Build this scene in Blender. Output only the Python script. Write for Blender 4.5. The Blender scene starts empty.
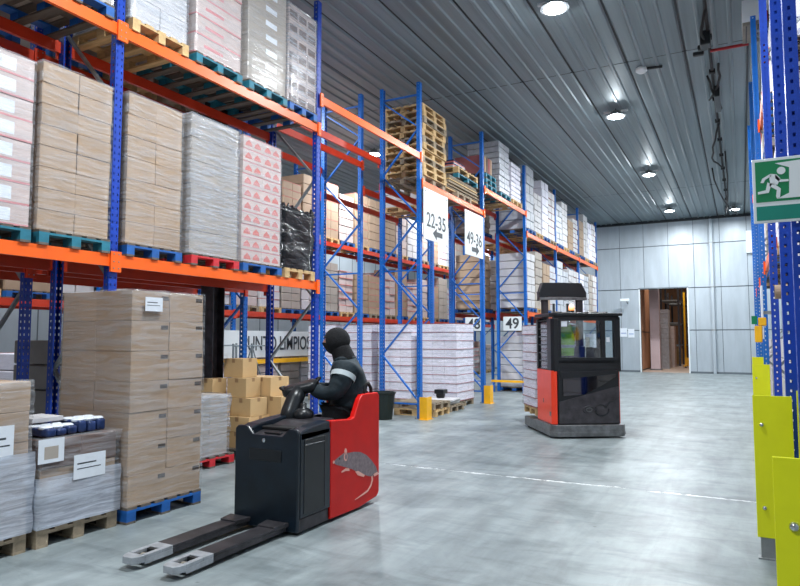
import bpy, bmesh, math, random
from mathutils import Vector, Matrix, noise as mnoise
random.seed(7)
C = bpy.context.scene.collection
PI = math.pi

# ------------------------------------------------------------------ materials
def lin(v):
    v /= 255.0
    return v / 12.92 if v <= 0.04045 else ((v + 0.055) / 1.055) ** 2.4
def rgb(r, g, b): return (lin(r), lin(g), lin(b), 1.0)

MATS = {}
def mat(name, c, rough=0.5, metal=0.0, var=0.0, scale=6.0, bump=0.0, bscale=40.0, stretch=(1, 1, 1), rnd=0.0, spec=0.5, coat=0.0, coords='Object', c2=None, rvar=0.0):
    m = bpy.data.materials.new(name); m.use_nodes = True
    nt = m.node_tree; N = nt.nodes; L = nt.links
    bs = N['Principled BSDF']
    bs.inputs['Roughness'].default_value = rough
    bs.inputs['Metallic'].default_value = metal
    bs.inputs['Specular IOR Level'].default_value = spec
    bs.inputs['Coat Weight'].default_value = coat
    bs.inputs['Coat Roughness'].default_value = 0.15
    col = rgb(*c)
    bs.inputs['Base Color'].default_value = col
    tc = N.new('ShaderNodeTexCoord'); mp = N.new('ShaderNodeMapping')
    mp.inputs['Scale'].default_value = stretch
    L.new(tc.outputs[coords], mp.inputs['Vector'])
    last = None
    if var > 0 or c2:
        nz = N.new('ShaderNodeTexNoise'); nz.inputs['Scale'].default_value = scale; nz.inputs['Detail'].default_value = 5
        nz.inputs['Roughness'].default_value = 0.6
        L.new(mp.outputs[0], nz.inputs['Vector'])
        cr = N.new('ShaderNodeValToRGB')
        cr.color_ramp.elements[0].position = 0.32; cr.color_ramp.elements[1].position = 0.68
        a = rgb(*c2) if c2 else tuple(col[i] * (1 - var) for i in range(3)) + (1,)
        b = col if c2 else tuple(min(1, col[i] * (1 + var)) for i in range(3)) + (1,)
        cr.color_ramp.elements[0].color = a; cr.color_ramp.elements[1].color = b
        L.new(nz.outputs['Fac'], cr.inputs['Fac']); last = cr.outputs['Color']
        if rvar > 0:
            mr = N.new('ShaderNodeMapRange'); mr.inputs['To Min'].default_value = rough - rvar; mr.inputs['To Max'].default_value = rough + rvar
            L.new(nz.outputs['Fac'], mr.inputs['Value']); L.new(mr.outputs[0], bs.inputs['Roughness'])
    if rnd > 0:
        oi = N.new('ShaderNodeObjectInfo'); mr = N.new('ShaderNodeMapRange')
        mr.inputs['To Min'].default_value = 1 - rnd; mr.inputs['To Max'].default_value = 1 + rnd
        L.new(oi.outputs['Random'], mr.inputs['Value'])
        hs = N.new('ShaderNodeHueSaturation')
        if last: L.new(last, hs.inputs['Color'])
        else: hs.inputs['Color'].default_value = col
        L.new(mr.outputs[0], hs.inputs['Value']); last = hs.outputs['Color']
    if last: L.new(last, bs.inputs['Base Color'])
    if bump > 0:
        nb = N.new('ShaderNodeTexNoise'); nb.inputs['Scale'].default_value = bscale; nb.inputs['Detail'].default_value = 4
        L.new(mp.outputs[0], nb.inputs['Vector'])
        bp = N.new('ShaderNodeBump'); bp.inputs['Strength'].default_value = bump; bp.inputs['Distance'].default_value = 0.02
        L.new(nb.outputs['Fac'], bp.inputs['Height']); L.new(bp.outputs[0], bs.inputs['Normal'])
    MATS[name] = m
    return m

def film_mat(name, c, lo, hi, rough=0.14):
    m = bpy.data.materials.new(name); m.use_nodes = True
    nt = m.node_tree; N = nt.nodes; L = nt.links
    bs = N['Principled BSDF']; out = N['Material Output']
    bs.inputs['Base Color'].default_value = rgb(*c); bs.inputs['Roughness'].default_value = rough
    bs.inputs['Specular IOR Level'].default_value = 0.8
    tc = N.new('ShaderNodeTexCoord'); mp = N.new('ShaderNodeMapping')
    mp.inputs['Scale'].default_value = (1.0, 1.0, 11.0); mp.inputs['Rotation'].default_value = (0.06, 0.05, 0)
    L.new(tc.outputs['Object'], mp.inputs['Vector'])
    nz = N.new('ShaderNodeTexNoise'); nz.inputs['Scale'].default_value = 2.6; nz.inputs['Detail'].default_value = 6; nz.inputs['Distortion'].default_value = 0.8
    nz.inputs['Roughness'].default_value = 0.65
    L.new(mp.outputs[0], nz.inputs['Vector'])
    mr = N.new('ShaderNodeMapRange'); mr.inputs['From Min'].default_value = 0.36; mr.inputs['From Max'].default_value = 0.68
    mr.inputs['To Min'].default_value = lo; mr.inputs['To Max'].default_value = hi
    L.new(nz.outputs['Fac'], mr.inputs['Value'])
    bp = N.new('ShaderNodeBump'); bp.inputs['Strength'].default_value = 0.3; bp.inputs['Distance'].default_value = 0.012
    L.new(nz.outputs['Fac'], bp.inputs['Height']); L.new(bp.outputs[0], bs.inputs['Normal'])
    tr = N.new('ShaderNodeBsdfTransparent'); mx = N.new('ShaderNodeMixShader')
    L.new(mr.outputs[0], mx.inputs['Fac']); L.new(tr.outputs[0], mx.inputs[1]); L.new(bs.outputs[0], mx.inputs[2])
    L.new(mx.outputs[0], out.inputs['Surface'])
    MATS[name] = m
    return m

def glass_mat(name, tint, fac=0.12):
    m = bpy.data.materials.new(name); m.use_nodes = True
    N = m.node_tree.nodes; L = m.node_tree.links; out = N['Material Output']
    tr = N.new('ShaderNodeBsdfTransparent'); tr.inputs['Color'].default_value = rgb(*tint)
    gl = N.new('ShaderNodeBsdfGlossy'); gl.inputs['Roughness'].default_value = 0.05
    mx = N.new('ShaderNodeMixShader'); mx.inputs['Fac'].default_value = fac
    L.new(tr.outputs[0], mx.inputs[1]); L.new(gl.outputs[0], mx.inputs[2]); L.new(mx.outputs[0], out.inputs['Surface'])
    MATS[name] = m
    return m

def emit_mat(name, c, s):
    m = bpy.data.materials.new(name); m.use_nodes = True
    bs = m.node_tree.nodes['Principled BSDF']
    bs.inputs['Base Color'].default_value = (0.8, 0.8, 0.8, 1)
    bs.inputs['Emission Color'].default_value = rgb(*c); bs.inputs['Emission Strength'].default_value = s
    MATS[name] = m
    return m

ROYAL = mat('royal_blue_paint', (8, 60, 166), 0.38, var=0.14, scale=3)
BLUE = mat('mid_blue_paint', (8, 100, 188), 0.4, var=0.12, scale=3)
ORANGE = mat('orange_paint', (245, 100, 22), 0.38, var=0.1, scale=2.5)
SHADEBEAM = mat('shaded_red_orange', (196, 52, 16), 0.42, var=0.1, scale=2.5)  # redder beam orange, with the shade on rear and back-row beams mixed in
WOODD = mat('dark_grey_wood', (96, 88, 80), 0.85, var=0.25, scale=3, stretch=(1, 6, 6), rnd=0.1)  # dark grey boards for decks and runners of painted pallets
GALV = mat('galvanised_steel', (150, 154, 156), 0.42, 0.6, var=0.12, scale=8)
CARD = mat('brown_cardboard', (165, 141, 118), 0.78, var=0.07, scale=3, bump=0.08, rnd=0.07)
CARD_Y = mat('tan_cardboard', (196, 164, 118), 0.8, var=0.06, scale=3, bump=0.08, rnd=0.08)
CARD_G = mat('greyish_cardboard', (166, 157, 148), 0.75, var=0.08, scale=3, bump=0.08, rnd=0.06)
CARD_P = mat('pinkish_white_carton', (192, 176, 172), 0.65, var=0.08, scale=5, rnd=0.05)
CARD_R = mat('white_carton', (200, 198, 200), 0.6, var=0.05, scale=5, rnd=0.04)
CARD_D = mat('dark_brown_carton', (104, 82, 74), 0.7, var=0.2, scale=4, rnd=0.1)
REDPRINT = mat('red_print', (198, 112, 106), 0.6)
PINKPRINT = mat('pink_print', (200, 130, 134), 0.6)
TAPE = mat('packing_tape', (150, 118, 84), 0.35)
LABELW = mat('white_paper_label', (220, 226, 234), 0.5, var=0.03, scale=20)
SEAM = mat('dark_gap_line', (60, 46, 36), 0.9)
WOOD = mat('pallet_pine', (196, 164, 116), 0.75, var=0.22, scale=3, stretch=(1, 6, 6), rnd=0.12)
WOODG = mat('grey_weathered_wood', (142, 128, 108), 0.8, var=0.25, scale=3, stretch=(1, 6, 6), rnd=0.12)
PBLUE = mat('blue_pallet_paint', (22, 92, 168), 0.6, var=0.2, scale=8, rnd=0.1)
PTEAL = mat('teal_pallet_paint', (30, 116, 138), 0.6, var=0.2, scale=8, rnd=0.1)
PRED = mat('red_pallet_paint', (200, 40, 50), 0.6, var=0.2, scale=8)
FILM = film_mat('clear_stretch_film', (212, 218, 226), 0.0, 0.34)
FILMH = film_mat('cloudy_stretch_film', (190, 197, 208), 0.06, 0.66)
FILMB = film_mat('milky_stretch_film', (200, 208, 222), 0.45, 0.95)
BLACKFILM = mat('black_stretch_film', (14, 16, 20), 0.18, var=0.3, scale=6, bump=0.9, bscale=7, stretch=(1, 1, 2.5))
PAPER = mat('white_paper_bundles', (226, 224, 236), 0.55, var=0.07, scale=14, stretch=(1, 1, 6), rnd=0.04)
PAPERG = mat('grey_white_packs', (184, 187, 194), 0.5, var=0.16, scale=9, rnd=0.05)
SHEET = mat('brown_interlayer_board', (150, 84, 84), 0.7)
YEL = mat('yellow_guard_paint', (224, 228, 16), 0.4, var=0.05, scale=3)
YELO = mat('amber_guard_paint', (240, 178, 20), 0.45, var=0.08, scale=4)
BLK = mat('black_plastic', (20, 24, 28), 0.35, var=0.2, scale=6)
NAVY = mat('blue_black_truck_paint', (12, 25, 36), 0.3, var=0.4, scale=5)
RUB = mat('black_rubber', (14, 14, 15), 0.7)
TRED = mat('truck_red_paint', (200, 14, 6), 0.42, var=0.1, scale=3, spec=0.3)
TORG = mat('truck_orange_red_paint', (238, 62, 32), 0.35, var=0.05, scale=3, coat=0.2)
STEEL = mat('worn_steel', (120, 122, 124), 0.35, 0.7, var=0.3, scale=9, rvar=0.12)
DSTEEL = mat('dark_worn_steel', (74, 72, 76), 0.4, 0.6, var=0.35, scale=7)
FTIP = mat('bright_worn_fork_steel', (168, 172, 178), 0.35, 0.35, var=0.2, scale=12)
CHROME = mat('bright_steel', (205, 210, 214), 0.22, 0.9)
WALLP = mat('pale_grey_wall_panel', (172, 182, 190), 0.38, 0.15, var=0.09, scale=1.4, stretch=(2.2, 1, 0.35))
WALLD = mat('dark_panel_joint', (98, 107, 114), 0.6)
DUCT = mat('white_sheet_metal', (228, 234, 236), 0.4)
BEIGEG = mat('beige_grey_metal', (130, 124, 112), 0.5, var=0.2, scale=4)
CLOTHJ = mat('black_green_jacket_fabric', (20, 36, 44), 0.75, var=0.35, scale=9, bump=0.5, bscale=18)
CLOTHT = mat('dark_trousers_fabric', (16, 20, 26), 0.85, var=0.2, scale=9, bump=0.3)
KNIT = mat('black_knit', (8, 9, 14), 0.9, bump=0.4, bscale=90)
SKIN = mat('skin', (206, 152, 128), 0.5)
REFL = mat('silver_reflective_band', (176, 186, 190), 0.4)
GLOVE = mat('grey_work_glove', (88, 96, 102), 0.75, var=0.2, scale=30)
HIVIS = mat('green_yellow_fabric', (150, 214, 40), 0.7, var=0.15, scale=12)
RATG = mat('rat_grey_print', (124, 110, 114), 0.5, var=0.25, scale=30)
RATP = mat('rat_pink_print', (232, 170, 156), 0.5)
SIGNG = mat('sign_green', (0, 122, 74), 0.4)
SIGNT = mat('sign_teal_green', (10, 124, 108), 0.4, var=0.06, scale=6)
SIGNW = mat('sign_white', (214, 220, 222), 0.4)
INK = mat('dark_sign_ink', (50, 56, 62), 0.5)
PLYB = mat('brown_board_cladding', (176, 126, 92), 0.6, var=0.1, scale=2)
PINKC = mat('pinkish_column_cladding', (206, 186, 190), 0.5, var=0.06, scale=2)
LENS = emit_mat('lamp_lens_glow', (236, 246, 255), 22)
BEACON = emit_mat('amber_beacon_glow', (255, 150, 20), 1.6)
GLASS = glass_mat('clear_cab_glass', (228, 236, 238), 0.12)
GLASSR = glass_mat('reflective_side_glass', (200, 212, 220), 0.45)
GLASSD = glass_mat('smoked_cab_glass', (40, 48, 56), 0.10)
BIN = mat('dark_green_bin_plastic', (16, 30, 26), 0.45)
REDP = mat('red_painted_pipe', (170, 30, 40), 0.4)
CAGE = mat('grey_cage_wire', (128, 138, 142), 0.4, 0.4)
BLUEBAG = mat('dark_blue_printed_film', (36, 52, 92), 0.25, var=0.7, scale=9, bump=0.5, bscale=8)

def floor_material():
    m = bpy.data.materials.new('polished_concrete'); m.use_nodes = True
    N = m.node_tree.nodes; L = m.node_tree.links; bs = N['Principled BSDF']
    tc = N.new('ShaderNodeTexCoord')
    def noise(s, d, st=(1, 1, 1), dist=0.0):
        mp = N.new('ShaderNodeMapping'); mp.inputs['Scale'].default_value = st; L.new(tc.outputs['Object'], mp.inputs['Vector'])
        n = N.new('ShaderNodeTexNoise'); n.inputs['Scale'].default_value = s; n.inputs['Detail'].default_value = d; n.inputs['Distortion'].default_value = dist
        n.inputs['Roughness'].default_value = 0.62
        L.new(mp.outputs[0], n.inputs['Vector']); return n
    def ramp(src, p0, c0, p1, c1):
        r = N.new('ShaderNodeValToRGB'); r.color_ramp.elements[0].position = p0; r.color_ramp.elements[0].color = c0
        r.color_ramp.elements[1].position = p1; r.color_ramp.elements[1].color = c1; L.new(src, r.inputs['Fac']); return r
    base = ramp(noise(1.1, 7, dist=0.6).outputs['Fac'], 0.3, rgb(112, 122, 125), 0.74, rgb(160, 170, 172))
    fine = ramp(noise(0.9, 8, (5, 0.8, 1), 0.35).outputs['Fac'], 0.36, rgb(196, 196, 196), 0.62, rgb(255, 255, 255))
    mul = N.new('ShaderNodeMix'); mul.data_type = 'RGBA'; mul.blend_type = 'MULTIPLY'; mul.inputs[0].default_value = 0.6
    L.new(base.outputs[0], mul.inputs[6]); L.new(fine.outputs[0], mul.inputs[7])
    sm = ramp(noise(1.3, 9, (1.0, 3.2, 1), 0.9).outputs['Fac'], 0.50, rgb(255, 255, 255), 0.66, rgb(176, 180, 182))
    mulb = N.new('ShaderNodeMix'); mulb.data_type = 'RGBA'; mulb.blend_type = 'MULTIPLY'; mulb.inputs[0].default_value = 0.45
    L.new(mul.outputs[2], mulb.inputs[6]); L.new(sm.outputs[0], mulb.inputs[7]); 
    sp = ramp(noise(7, 3).outputs['Fac'], 0.70, rgb(255, 255, 255), 0.74, rgb(120, 124, 128))
    mulc = N.new('ShaderNodeMix'); mulc.data_type = 'RGBA'; mulc.blend_type = 'MULTIPLY'; mulc.inputs[0].default_value = 0.6
    L.new(mulb.outputs[2], mulc.inputs[6]); L.new(sp.outputs[0], mulc.inputs[7]); mul = mulc
    # worn pale joint crossing the aisle at y about 7.6 m
    sx = N.new('ShaderNodeSeparateXYZ'); L.new(tc.outputs['Object'], sx.inputs[0])
    nj = noise(2.2, 5)
    def math_(op, a, b=None, c=None):
        n = N.new('ShaderNodeMath'); n.operation = op
        for i, v in enumerate((a, b, c)):
            if v is None: continue
            if isinstance(v, (int, float)): n.inputs[i].default_value = v
            else: L.new(v, n.inputs[i])
        return n.outputs[0]
    wob = math_('MULTIPLY_ADD', nj.outputs['Fac'], 0.12, 7.54)
    d = math_('ABSOLUTE', math_('SUBTRACT', sx.outputs['Y'], wob))
    patch = noise(2.0, 4, (1.6, 8, 1))
    wid = math_('MULTIPLY', math_('SUBTRACT', patch.outputs['Fac'], 0.40), 0.17)
    line = math_('MULTIPLY', math_('LESS_THAN', d, wid), math_('GREATER_THAN', noise(14, 5, (1, 3, 1)).outputs['Fac'], 0.46))
    dark = math_('LESS_THAN', math_('ABSOLUTE', math_('SUBTRACT', sx.outputs['Y'], math_('ADD', wob, 0.03))), 0.035)
    m1 = N.new('ShaderNodeMix'); m1.data_type = 'RGBA'; L.new(math_('MULTIPLY', dark, 0.38), m1.inputs[0]); L.new(mul.outputs[2], m1.inputs[6]); m1.inputs[7].default_value = rgb(90, 98, 102)
    m2 = N.new('ShaderNodeMix'); m2.data_type = 'RGBA'; L.new(math_('MULTIPLY', line, 0.8), m2.inputs[0]); L.new(m1.outputs[2], m2.inputs[6]); m2.inputs[7].default_value = rgb(236, 240, 240)
    L.new(m2.outputs[2], bs.inputs['Base Color'])
    rr = N.new('ShaderNodeMapRange'); rr.inputs['To Min'].default_value = 0.24; rr.inputs['To Max'].default_value = 0.56
    L.new(noise(2.6, 8, dist=1).outputs['Fac'], rr.inputs['Value']); L.new(rr.outputs[0], bs.inputs['Roughness'])
    bs.inputs['Specular IOR Level'].default_value = 0.42
    bp = N.new('ShaderNodeBump'); bp.inputs['Strength'].default_value = 0.06; bp.inputs['Distance'].default_value = 0.02
    L.new(noise(9, 4).outputs['Fac'], bp.inputs['Height']); L.new(bp.outputs[0], bs.inputs['Normal'])
    return m
FLOOR = floor_material()
CEIL = mat('grey_ribbed_ceiling_sheet', (122, 135, 140), 0.48, 0.25, var=0.2, scale=1.0, stretch=(5, 0.12, 1))
CEILD = mat('dark_ceiling_joint', (34, 40, 44), 0.6)

# ------------------------------------------------------------------ mesh builder
class MB:
    def __init__(s): s.v = []; s.f = []; s.m = []; s.mats = []
    def mi(s, m):
        if m not in s.mats: s.mats.append(m)
        return s.mats.index(m)
    def add(s, vs, fs, m):
        b = len(s.v); s.v += [tuple(v) for v in vs]; k = s.mi(m)
        for f in fs: s.f.append([b + i for i in f]); s.m.append(k)
    def box(s, x0, y0, z0, x1, y1, z1, m):
        s.add([(x0, y0, z0), (x1, y0, z0), (x1, y1, z0), (x0, y1, z0), (x0, y0, z1), (x1, y0, z1), (x1, y1, z1), (x0, y1, z1)],
              [(0, 3, 2, 1), (4, 5, 6, 7), (0, 1, 5, 4), (1, 2, 6, 5), (2, 3, 7, 6), (3, 0, 4, 7)], m); return s
    def prism(s, pts, axis, a, b, m):
        """extrude a 2D outline along an axis (x: pts are (y,z); y: pts are (x,z); z: pts are (x,y))"""
        def P(p, t):
            return {'x': (t, p[0], p[1]), 'y': (p[0], t, p[1]), 'z': (p[0], p[1], t)}[axis]
        n = len(pts)
        vs = [P(p, a) for p in pts] + [P(p, b) for p in pts]
        fs = [tuple(range(n)), tuple(range(2 * n - 1, n - 1, -1))] + [(i, (i + 1) % n, n + (i + 1) % n, n + i) for i in range(n)]
        s.add(vs, fs, m); return s
    def tube(s, p0, p1, r, m, n=10, r1=None, cap=True):
        p0 = Vector(p0); p1 = Vector(p1); d = (p1 - p0).normalized()
        u = d.orthogonal().normalized(); w = d.cross(u); r1 = r if r1 is None else r1
        vs = []
        for p, q in ((p0, r), (p1, r1)):
            for i in range(n):
                a = 2 * PI * i / n; vs.append(p + (u * math.cos(a) + w * math.sin(a)) * q)
        fs = [(i, (i + 1) % n, n + (i + 1) % n, n + i) for i in range(n)]
        if cap: fs += [tuple(range(n - 1, -1, -1)), tuple(range(n, 2 * n))]
        s.add(vs, fs, m); return s
    def path(s, pts, r, m, n=8):
        pts = [Vector(p) for p in pts]; vs = []; u = None
        for i, p in enumerate(pts):
            d = (pts[min(i + 1, len(pts) - 1)] - pts[max(i - 1, 0)]).normalized()
            u = d.orthogonal().normalized() if u is None else (u - d * u.dot(d)).normalized()
            w = d.cross(u)
            for k in range(n):
                a = 2 * PI * k / n; vs.append(p + (u * math.cos(a) + w * math.sin(a)) * (r[i] if isinstance(r, (list, tuple)) else r))
        fs = []
        for i in range(len(pts) - 1):
            for k in range(n): fs.append((i * n + k, i * n + (k + 1) % n, (i + 1) * n + (k + 1) % n, (i + 1) * n + k))
        fs += [tuple(range(n - 1, -1, -1)), tuple(range((len(pts) - 1) * n, len(pts) * n))]
        s.add(vs, fs, m); return s
    def bar(s, p0, p1, w, h, m, up=(0, 0, 1)):
        p0 = Vector(p0); p1 = Vector(p1); d = (p1 - p0).normalized(); a = d.cross(Vector(up))
        if a.length < 1e-4: a = d.orthogonal()
        a.normalize(); b = a.cross(d).normalized(); vs = []
        for p in (p0, p1):
            for i, j in ((-1, -1), (1, -1), (1, 1), (-1, 1)): vs.append(p + a * (w / 2 * i) + b * (h / 2 * j))
        s.add(vs, [(0, 3, 2, 1), (4, 5, 6, 7), (0, 1, 5, 4), (1, 2, 6, 5), (2, 3, 7, 6), (3, 0, 4, 7)], m); return s
    def lathe(s, prof, m, n=20, c=(0, 0)):
        k = len(prof); vs = []
        for r, z in prof:
            for i in range(n):
                a = 2 * PI * i / n; vs.append((c[0] + r * math.cos(a), c[1] + r * math.sin(a), z))
        fs = [(j * n + i, j * n + (i + 1) % n, (j + 1) * n + (i + 1) % n, (j + 1) * n + i) for j in range(k - 1) for i in range(n)]
        fs += [tuple(range(n - 1, -1, -1)), tuple(range((k - 1) * n, k * n))]
        s.add(vs, fs, m); return s
    def mesh(s, name):
        me = bpy.data.meshes.new(name); me.from_pydata(s.v, [], s.f)
        for m in s.mats: me.materials.append(m)
        me.polygons.foreach_set('material_index', s.m)
        bm = bmesh.new(); bm.from_mesh(me); bmesh.ops.recalc_face_normals(bm, faces=bm.faces); bm.to_mesh(me); bm.free()
        me.update(); return me
    def build(s, name, parent=None, bevel=0, smooth=False, loc=None, seg=2):
        o = bpy.data.objects.new(name, s.mesh(name)); C.objects.link(o)
        if parent: o.parent = parent
        if loc: o.location = loc
        if smooth:
            for p in o.data.polygons: p.use_smooth = True
        if bevel:
            b = o.modifiers.new('bevel', 'BEVEL'); b.width = bevel; b.segments = seg; b.limit_method = 'ANGLE'; b.angle_limit = 0.6
            if seg > 1: b.harden_normals = False
        return o

def tag(o, label, cat, group=None, kind=None):
    o['label'] = label; o['category'] = cat
    if group: o['group'] = group
    if kind: o['kind'] = kind
    return o
def thing(name, label, cat, loc=(0, 0, 0), rz=0, group=None):
    o = bpy.data.objects.new(name, None); C.objects.link(o); o.location = loc; o.rotation_euler = (0, 0, rz)
    o.empty_display_size = 0.2
    return tag(o, label, cat, group)
def struct(o): o['kind'] = 'structure'; return o
def dup(root, loc, rz=None, label=None, group=None):
    r = root.copy(); C.objects.link(r); r.location = loc
    if rz is not None: r.rotation_euler = (0, 0, rz)
    if label: r['label'] = label
    if group: r['group'] = group
    for ch in list(root.children):
        c = ch.copy(); C.objects.link(c); c.parent = r
        for g in list(ch.children):
            d = g.copy(); C.objects.link(d); d.parent = c
    return r
def inst(name, me, parent=None, loc=(0, 0, 0), rot=(0, 0, 0), bevel=0):
    o = bpy.data.objects.new(name, me); C.objects.link(o); o.location = loc; o.rotation_euler = rot
    if parent: o.parent = parent
    if bevel:
        b = o.modifiers.new('bevel', 'BEVEL'); b.width = bevel; b.segments = 1
    return o

def text_mesh(s, size, m, depth=0.003, xs=1.0, bold=0.0):
    cu = bpy.data.curves.new('lettering', 'FONT'); cu.body = s; cu.size = size; cu.extrude = depth; cu.align_x = 'CENTER'; cu.align_y = 'CENTER'
    cu.offset = bold
    o = bpy.data.objects.new('lettering', cu); C.objects.link(o)
    bpy.context.view_layer.update()
    me = bpy.data.meshes.new_from_object(o.evaluated_get(bpy.context.evaluated_depsgraph_get()))
    bpy.data.objects.remove(o)
    for v in me.vertices: v.co.x *= xs
    me.materials.clear(); me.materials.append(m)
    return me
# orientation for text: facing -Y -> rot (90,0,0);  facing +X -> rot (90,0,90)
FACE_NY = (PI / 2, 0, 0); FACE_PX = (PI / 2, 0, PI / 2)

ORD = ['first', 'second', 'third', 'fourth', 'fifth', 'sixth', 'seventh', 'eighth', 'ninth', 'tenth', 'eleventh', 'twelfth', 'thirteenth', 'fourteenth', 'fifteenth', 'sixteenth']

# ------------------------------------------------------------------ building shell
YW = 34.3; HC = 7.57; XL = -17.0; XR = 2.6; YB = -4.0
b = MB(); b.box(XL - 0.2, YB, -0.2, XR + 0.2, YW + 0.25, 0, FLOOR); struct(b.build('floor'))
# ribbed ceiling: one sheet with trapezoid ribs running down the aisle
b = MB(); x = XL; prof = []
while x < XR:
    prof += [(x, HC + 0.0), (x + 0.03, HC + 0.035), (x + 0.07, HC + 0.035), (x + 0.1, HC)]
    for k in range(1, 4):
        c0 = x + 0.1 + (1.15 - 0.1) * k / 4
        prof += [(c0 - 0.045, HC), (c0 - 0.022, HC - 0.028), (c0 + 0.022, HC - 0.028), (c0 + 0.045, HC)]
    x += 1.15
prof.append((x, HC))
n = len(prof); segs = [YB, 1.0, 14.15, 14.19, 27.2, 27.24, YW + 0.2]
vs = [(px, y, pz) for y in (YB, YW + 0.2) for px, pz in prof]
seamfaces = []; norm = []
for i in range(n - 1):
    f = (i, i + 1, n + i + 1, n + i)
    (seamfaces if (prof[i][1] > HC + 0.01 and prof[i + 1][1] > HC + 0.01) else norm).append(f)
b.add(vs, norm, CEIL); b.add(vs, seamfaces, CEILD)
b.box(XL, YB, HC + 0.04, XR, YW + 0.2, HC + 0.14, CEILD)
struct(b.build('ceiling'))
for i, y in enumerate((1.2, 14.15, 27.2)):
    b = MB(); b.box(XL, y, HC - 0.003, XR, y + 0.02, HC + 0.01, CEILD); struct(b.build('trim_%d' % (i + 1)))
# back wall with the opening
DX0, DX1, DZ = -4.47, -2.3, 4.14
b = MB()
def wallpanels(b, x0, x1, z0, z1, y):
    xs = [x0]; k = math.ceil((x0 + 6.55) / 1.15)
    while -6.55 + k * 1.15 < x1 - 0.02:
        if -6.55 + k * 1.15 > x0 + 0.02: xs.append(-6.55 + k * 1.15)
        k += 1
    xs.append(x1); zs = [z0] + [z for z in (2.08, 4.14, 6.28) if z0 + 0.02 < z < z1 - 0.02] + [z1]
    for i in range(len(xs) - 1):
        for j in range(len(zs) - 1):
            a, c, e, f = xs[i] + 0.012, xs[i + 1] - 0.012, zs[j] + 0.022, zs[j + 1] - 0.022
            b.box(a, y, e, c, y + 0.05, f, WALLP)
            q = a + 0.1
            while q < c - 0.06:
                b.box(q, y - 0.006, e + 0.01, q + 0.03, y, f - 0.01, WALLP); q += 0.12
    b.box(x0, y + 0.04, z0, x1, y + 0.2, z1, WALLD)
wallpanels(b, XL, DX0, 0, DZ, YW); wallpanels(b, DX1, XR, 0, DZ, YW); wallpanels(b, XL, XR, DZ, HC, YW)
struct(b.build('wall_back'))
b = MB(); b.box(XL, YW - 0.06, HC - 0.13, XR, YW + 0.01, HC, CEILD); struct(b.build('trim_4'))
b = MB(); b.box(DX1, YW - 0.03, 0, XR, YW, 0.09, WALLD); b.box(XL, YW - 0.03, 0, DX0, YW, 0.09, WALLD); struct(b.build('baseboard_back'))
b = MB(); b.box(DX0 - 0.06, YW - 0.04, 0, DX0, YW + 0.2, DZ, DUCT); b.box(DX1, YW - 0.04, 0, DX1 + 0.06, YW + 0.2, DZ, DUCT)
b.box(DX0 - 0.06, YW - 0.04, DZ, DX1 + 0.06, YW + 0.2, DZ + 0.06, WALLD); struct(b.build('door_1'))
# side walls
b = MB(); b.box(XR, YB, 0, XR + 0.2, YW + 0.2, HC, WALLP); y = YB
while y < YW: b.box(XR - 0.01, y, 0, XR, y + 0.03, HC, WALLD); y += 1.15
struct(b.build('wall_right'))
b = MB(); b.box(XL - 0.2, YB, 0, XL, YW + 0.2, HC, WALLP); y = YB
while y < YW: b.box(XL, y, 0, XL + 0.01, y + 0.03, HC, WALLD); y += 1.15
struct(b.build('wall_left'))
# hall beyond the opening
b = MB(); b.box(-9, YW + 0.25, -0.2, 1.5, 60, 0, mat('warm_concrete', (178, 156, 140), 0.5, var=0.1, scale=1.5)); struct(b.build('floor_beyond'))
b = MB()
for k in range(5): b.box(-4.72, YW + 0.3 + k * 1.5, 0.06, -4.62, YW + 1.76 + k * 1.5, 2.0, PLYB); b.box(-4.72, YW + 0.3 + k * 1.5, 2.05, -4.62, YW + 1.76 + k * 1.5, 4.6, PLYB)
b.box(-4.8, YW + 0.28, 0, -4.7, YW + 7.9, 4.6, WALLD); struct(b.build('wall_beyond_left'))
b = MB(); b.box(-9, 59.8, 0, 1.5, 60, 7, PLYB); struct(b.build('wall_beyond_far'))
b = MB(); b.box(-9, YW + 0.25, 7, 1.5, 60, 7.1, CEIL); struct(b.build('ceiling_beyond'))
b = MB(); b.box(1.3, YW + 0.25, 0, 1.5, 60, 7, PLYB); struct(b.build('wall_beyond_right'))
t = thing('door_column', 'pinkish white clad column standing just past the opening in the back wall', 'column', (-4.12, 37.2, 0))
b = MB(); b.box(-0.24, -0.2, 0.05, 0.24, 0.2, 6.9, PINKC); b.build('shaft', t, 0.02)
b = MB(); b.box(-0.3, -0.26, 0, 0.3, 0.26, 0.06, STEEL); b.build('base_plate', t)
for k, (yy, hh) in enumerate(((44.6, 5.2), (49, 4.8))):
    t = thing('steel_shelf_unit', 'dark steel shelving seen through the opening, %s from the front' % ORD[k], 'shelving', (-3.9, yy, 0), 0, 'shelving beyond the opening')
    for sx in (-0.5, 0.5):
        for sy in (-1.4, 1.4):
            b = MB(); b.box(sx - 0.06, sy - 0.06, 0, sx + 0.06, sy + 0.06, hh, YELO if (sx > 0 and sy < 0 and k == 1) else DSTEEL); b.build('post', t)
    for z in (1.2, 2.6, 4.0):
        b = MB(); b.box(-0.5, -1.4, z, 0.5, 1.4, z + 0.08, GALV); b.build('shelf', t)
for k, (cx, cy, h, mm) in enumerate(((-4.0, 39.3, 3.3, PAPERG), (-3.9, 41.6, 2.4, CARD_P), (-3.95, 47.0, 1.0, CARD_Y), (-2.9, 52, 2.4, PBLUE))):
    b = MB(); q = 0
    while q < h: b.box(-0.4, -0.5, q, 0.4, 0.5, min(h, q + 0.27), mm); q += 0.28
    o = b.build('stacked_goods', None, loc=(cx, cy, 0)); tag(o, ['tall pale pack pile', 'pinkish carton pile', 'tan carton pile', 'blue crate pile'][k] + ' in the hall beyond the opening', 'goods')
t = thing('hand_pallet_truck', 'small yellow hand pallet truck parked in the hall beyond the opening', 'pallet truck', (-2.75, 41.5, 0))
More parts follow.
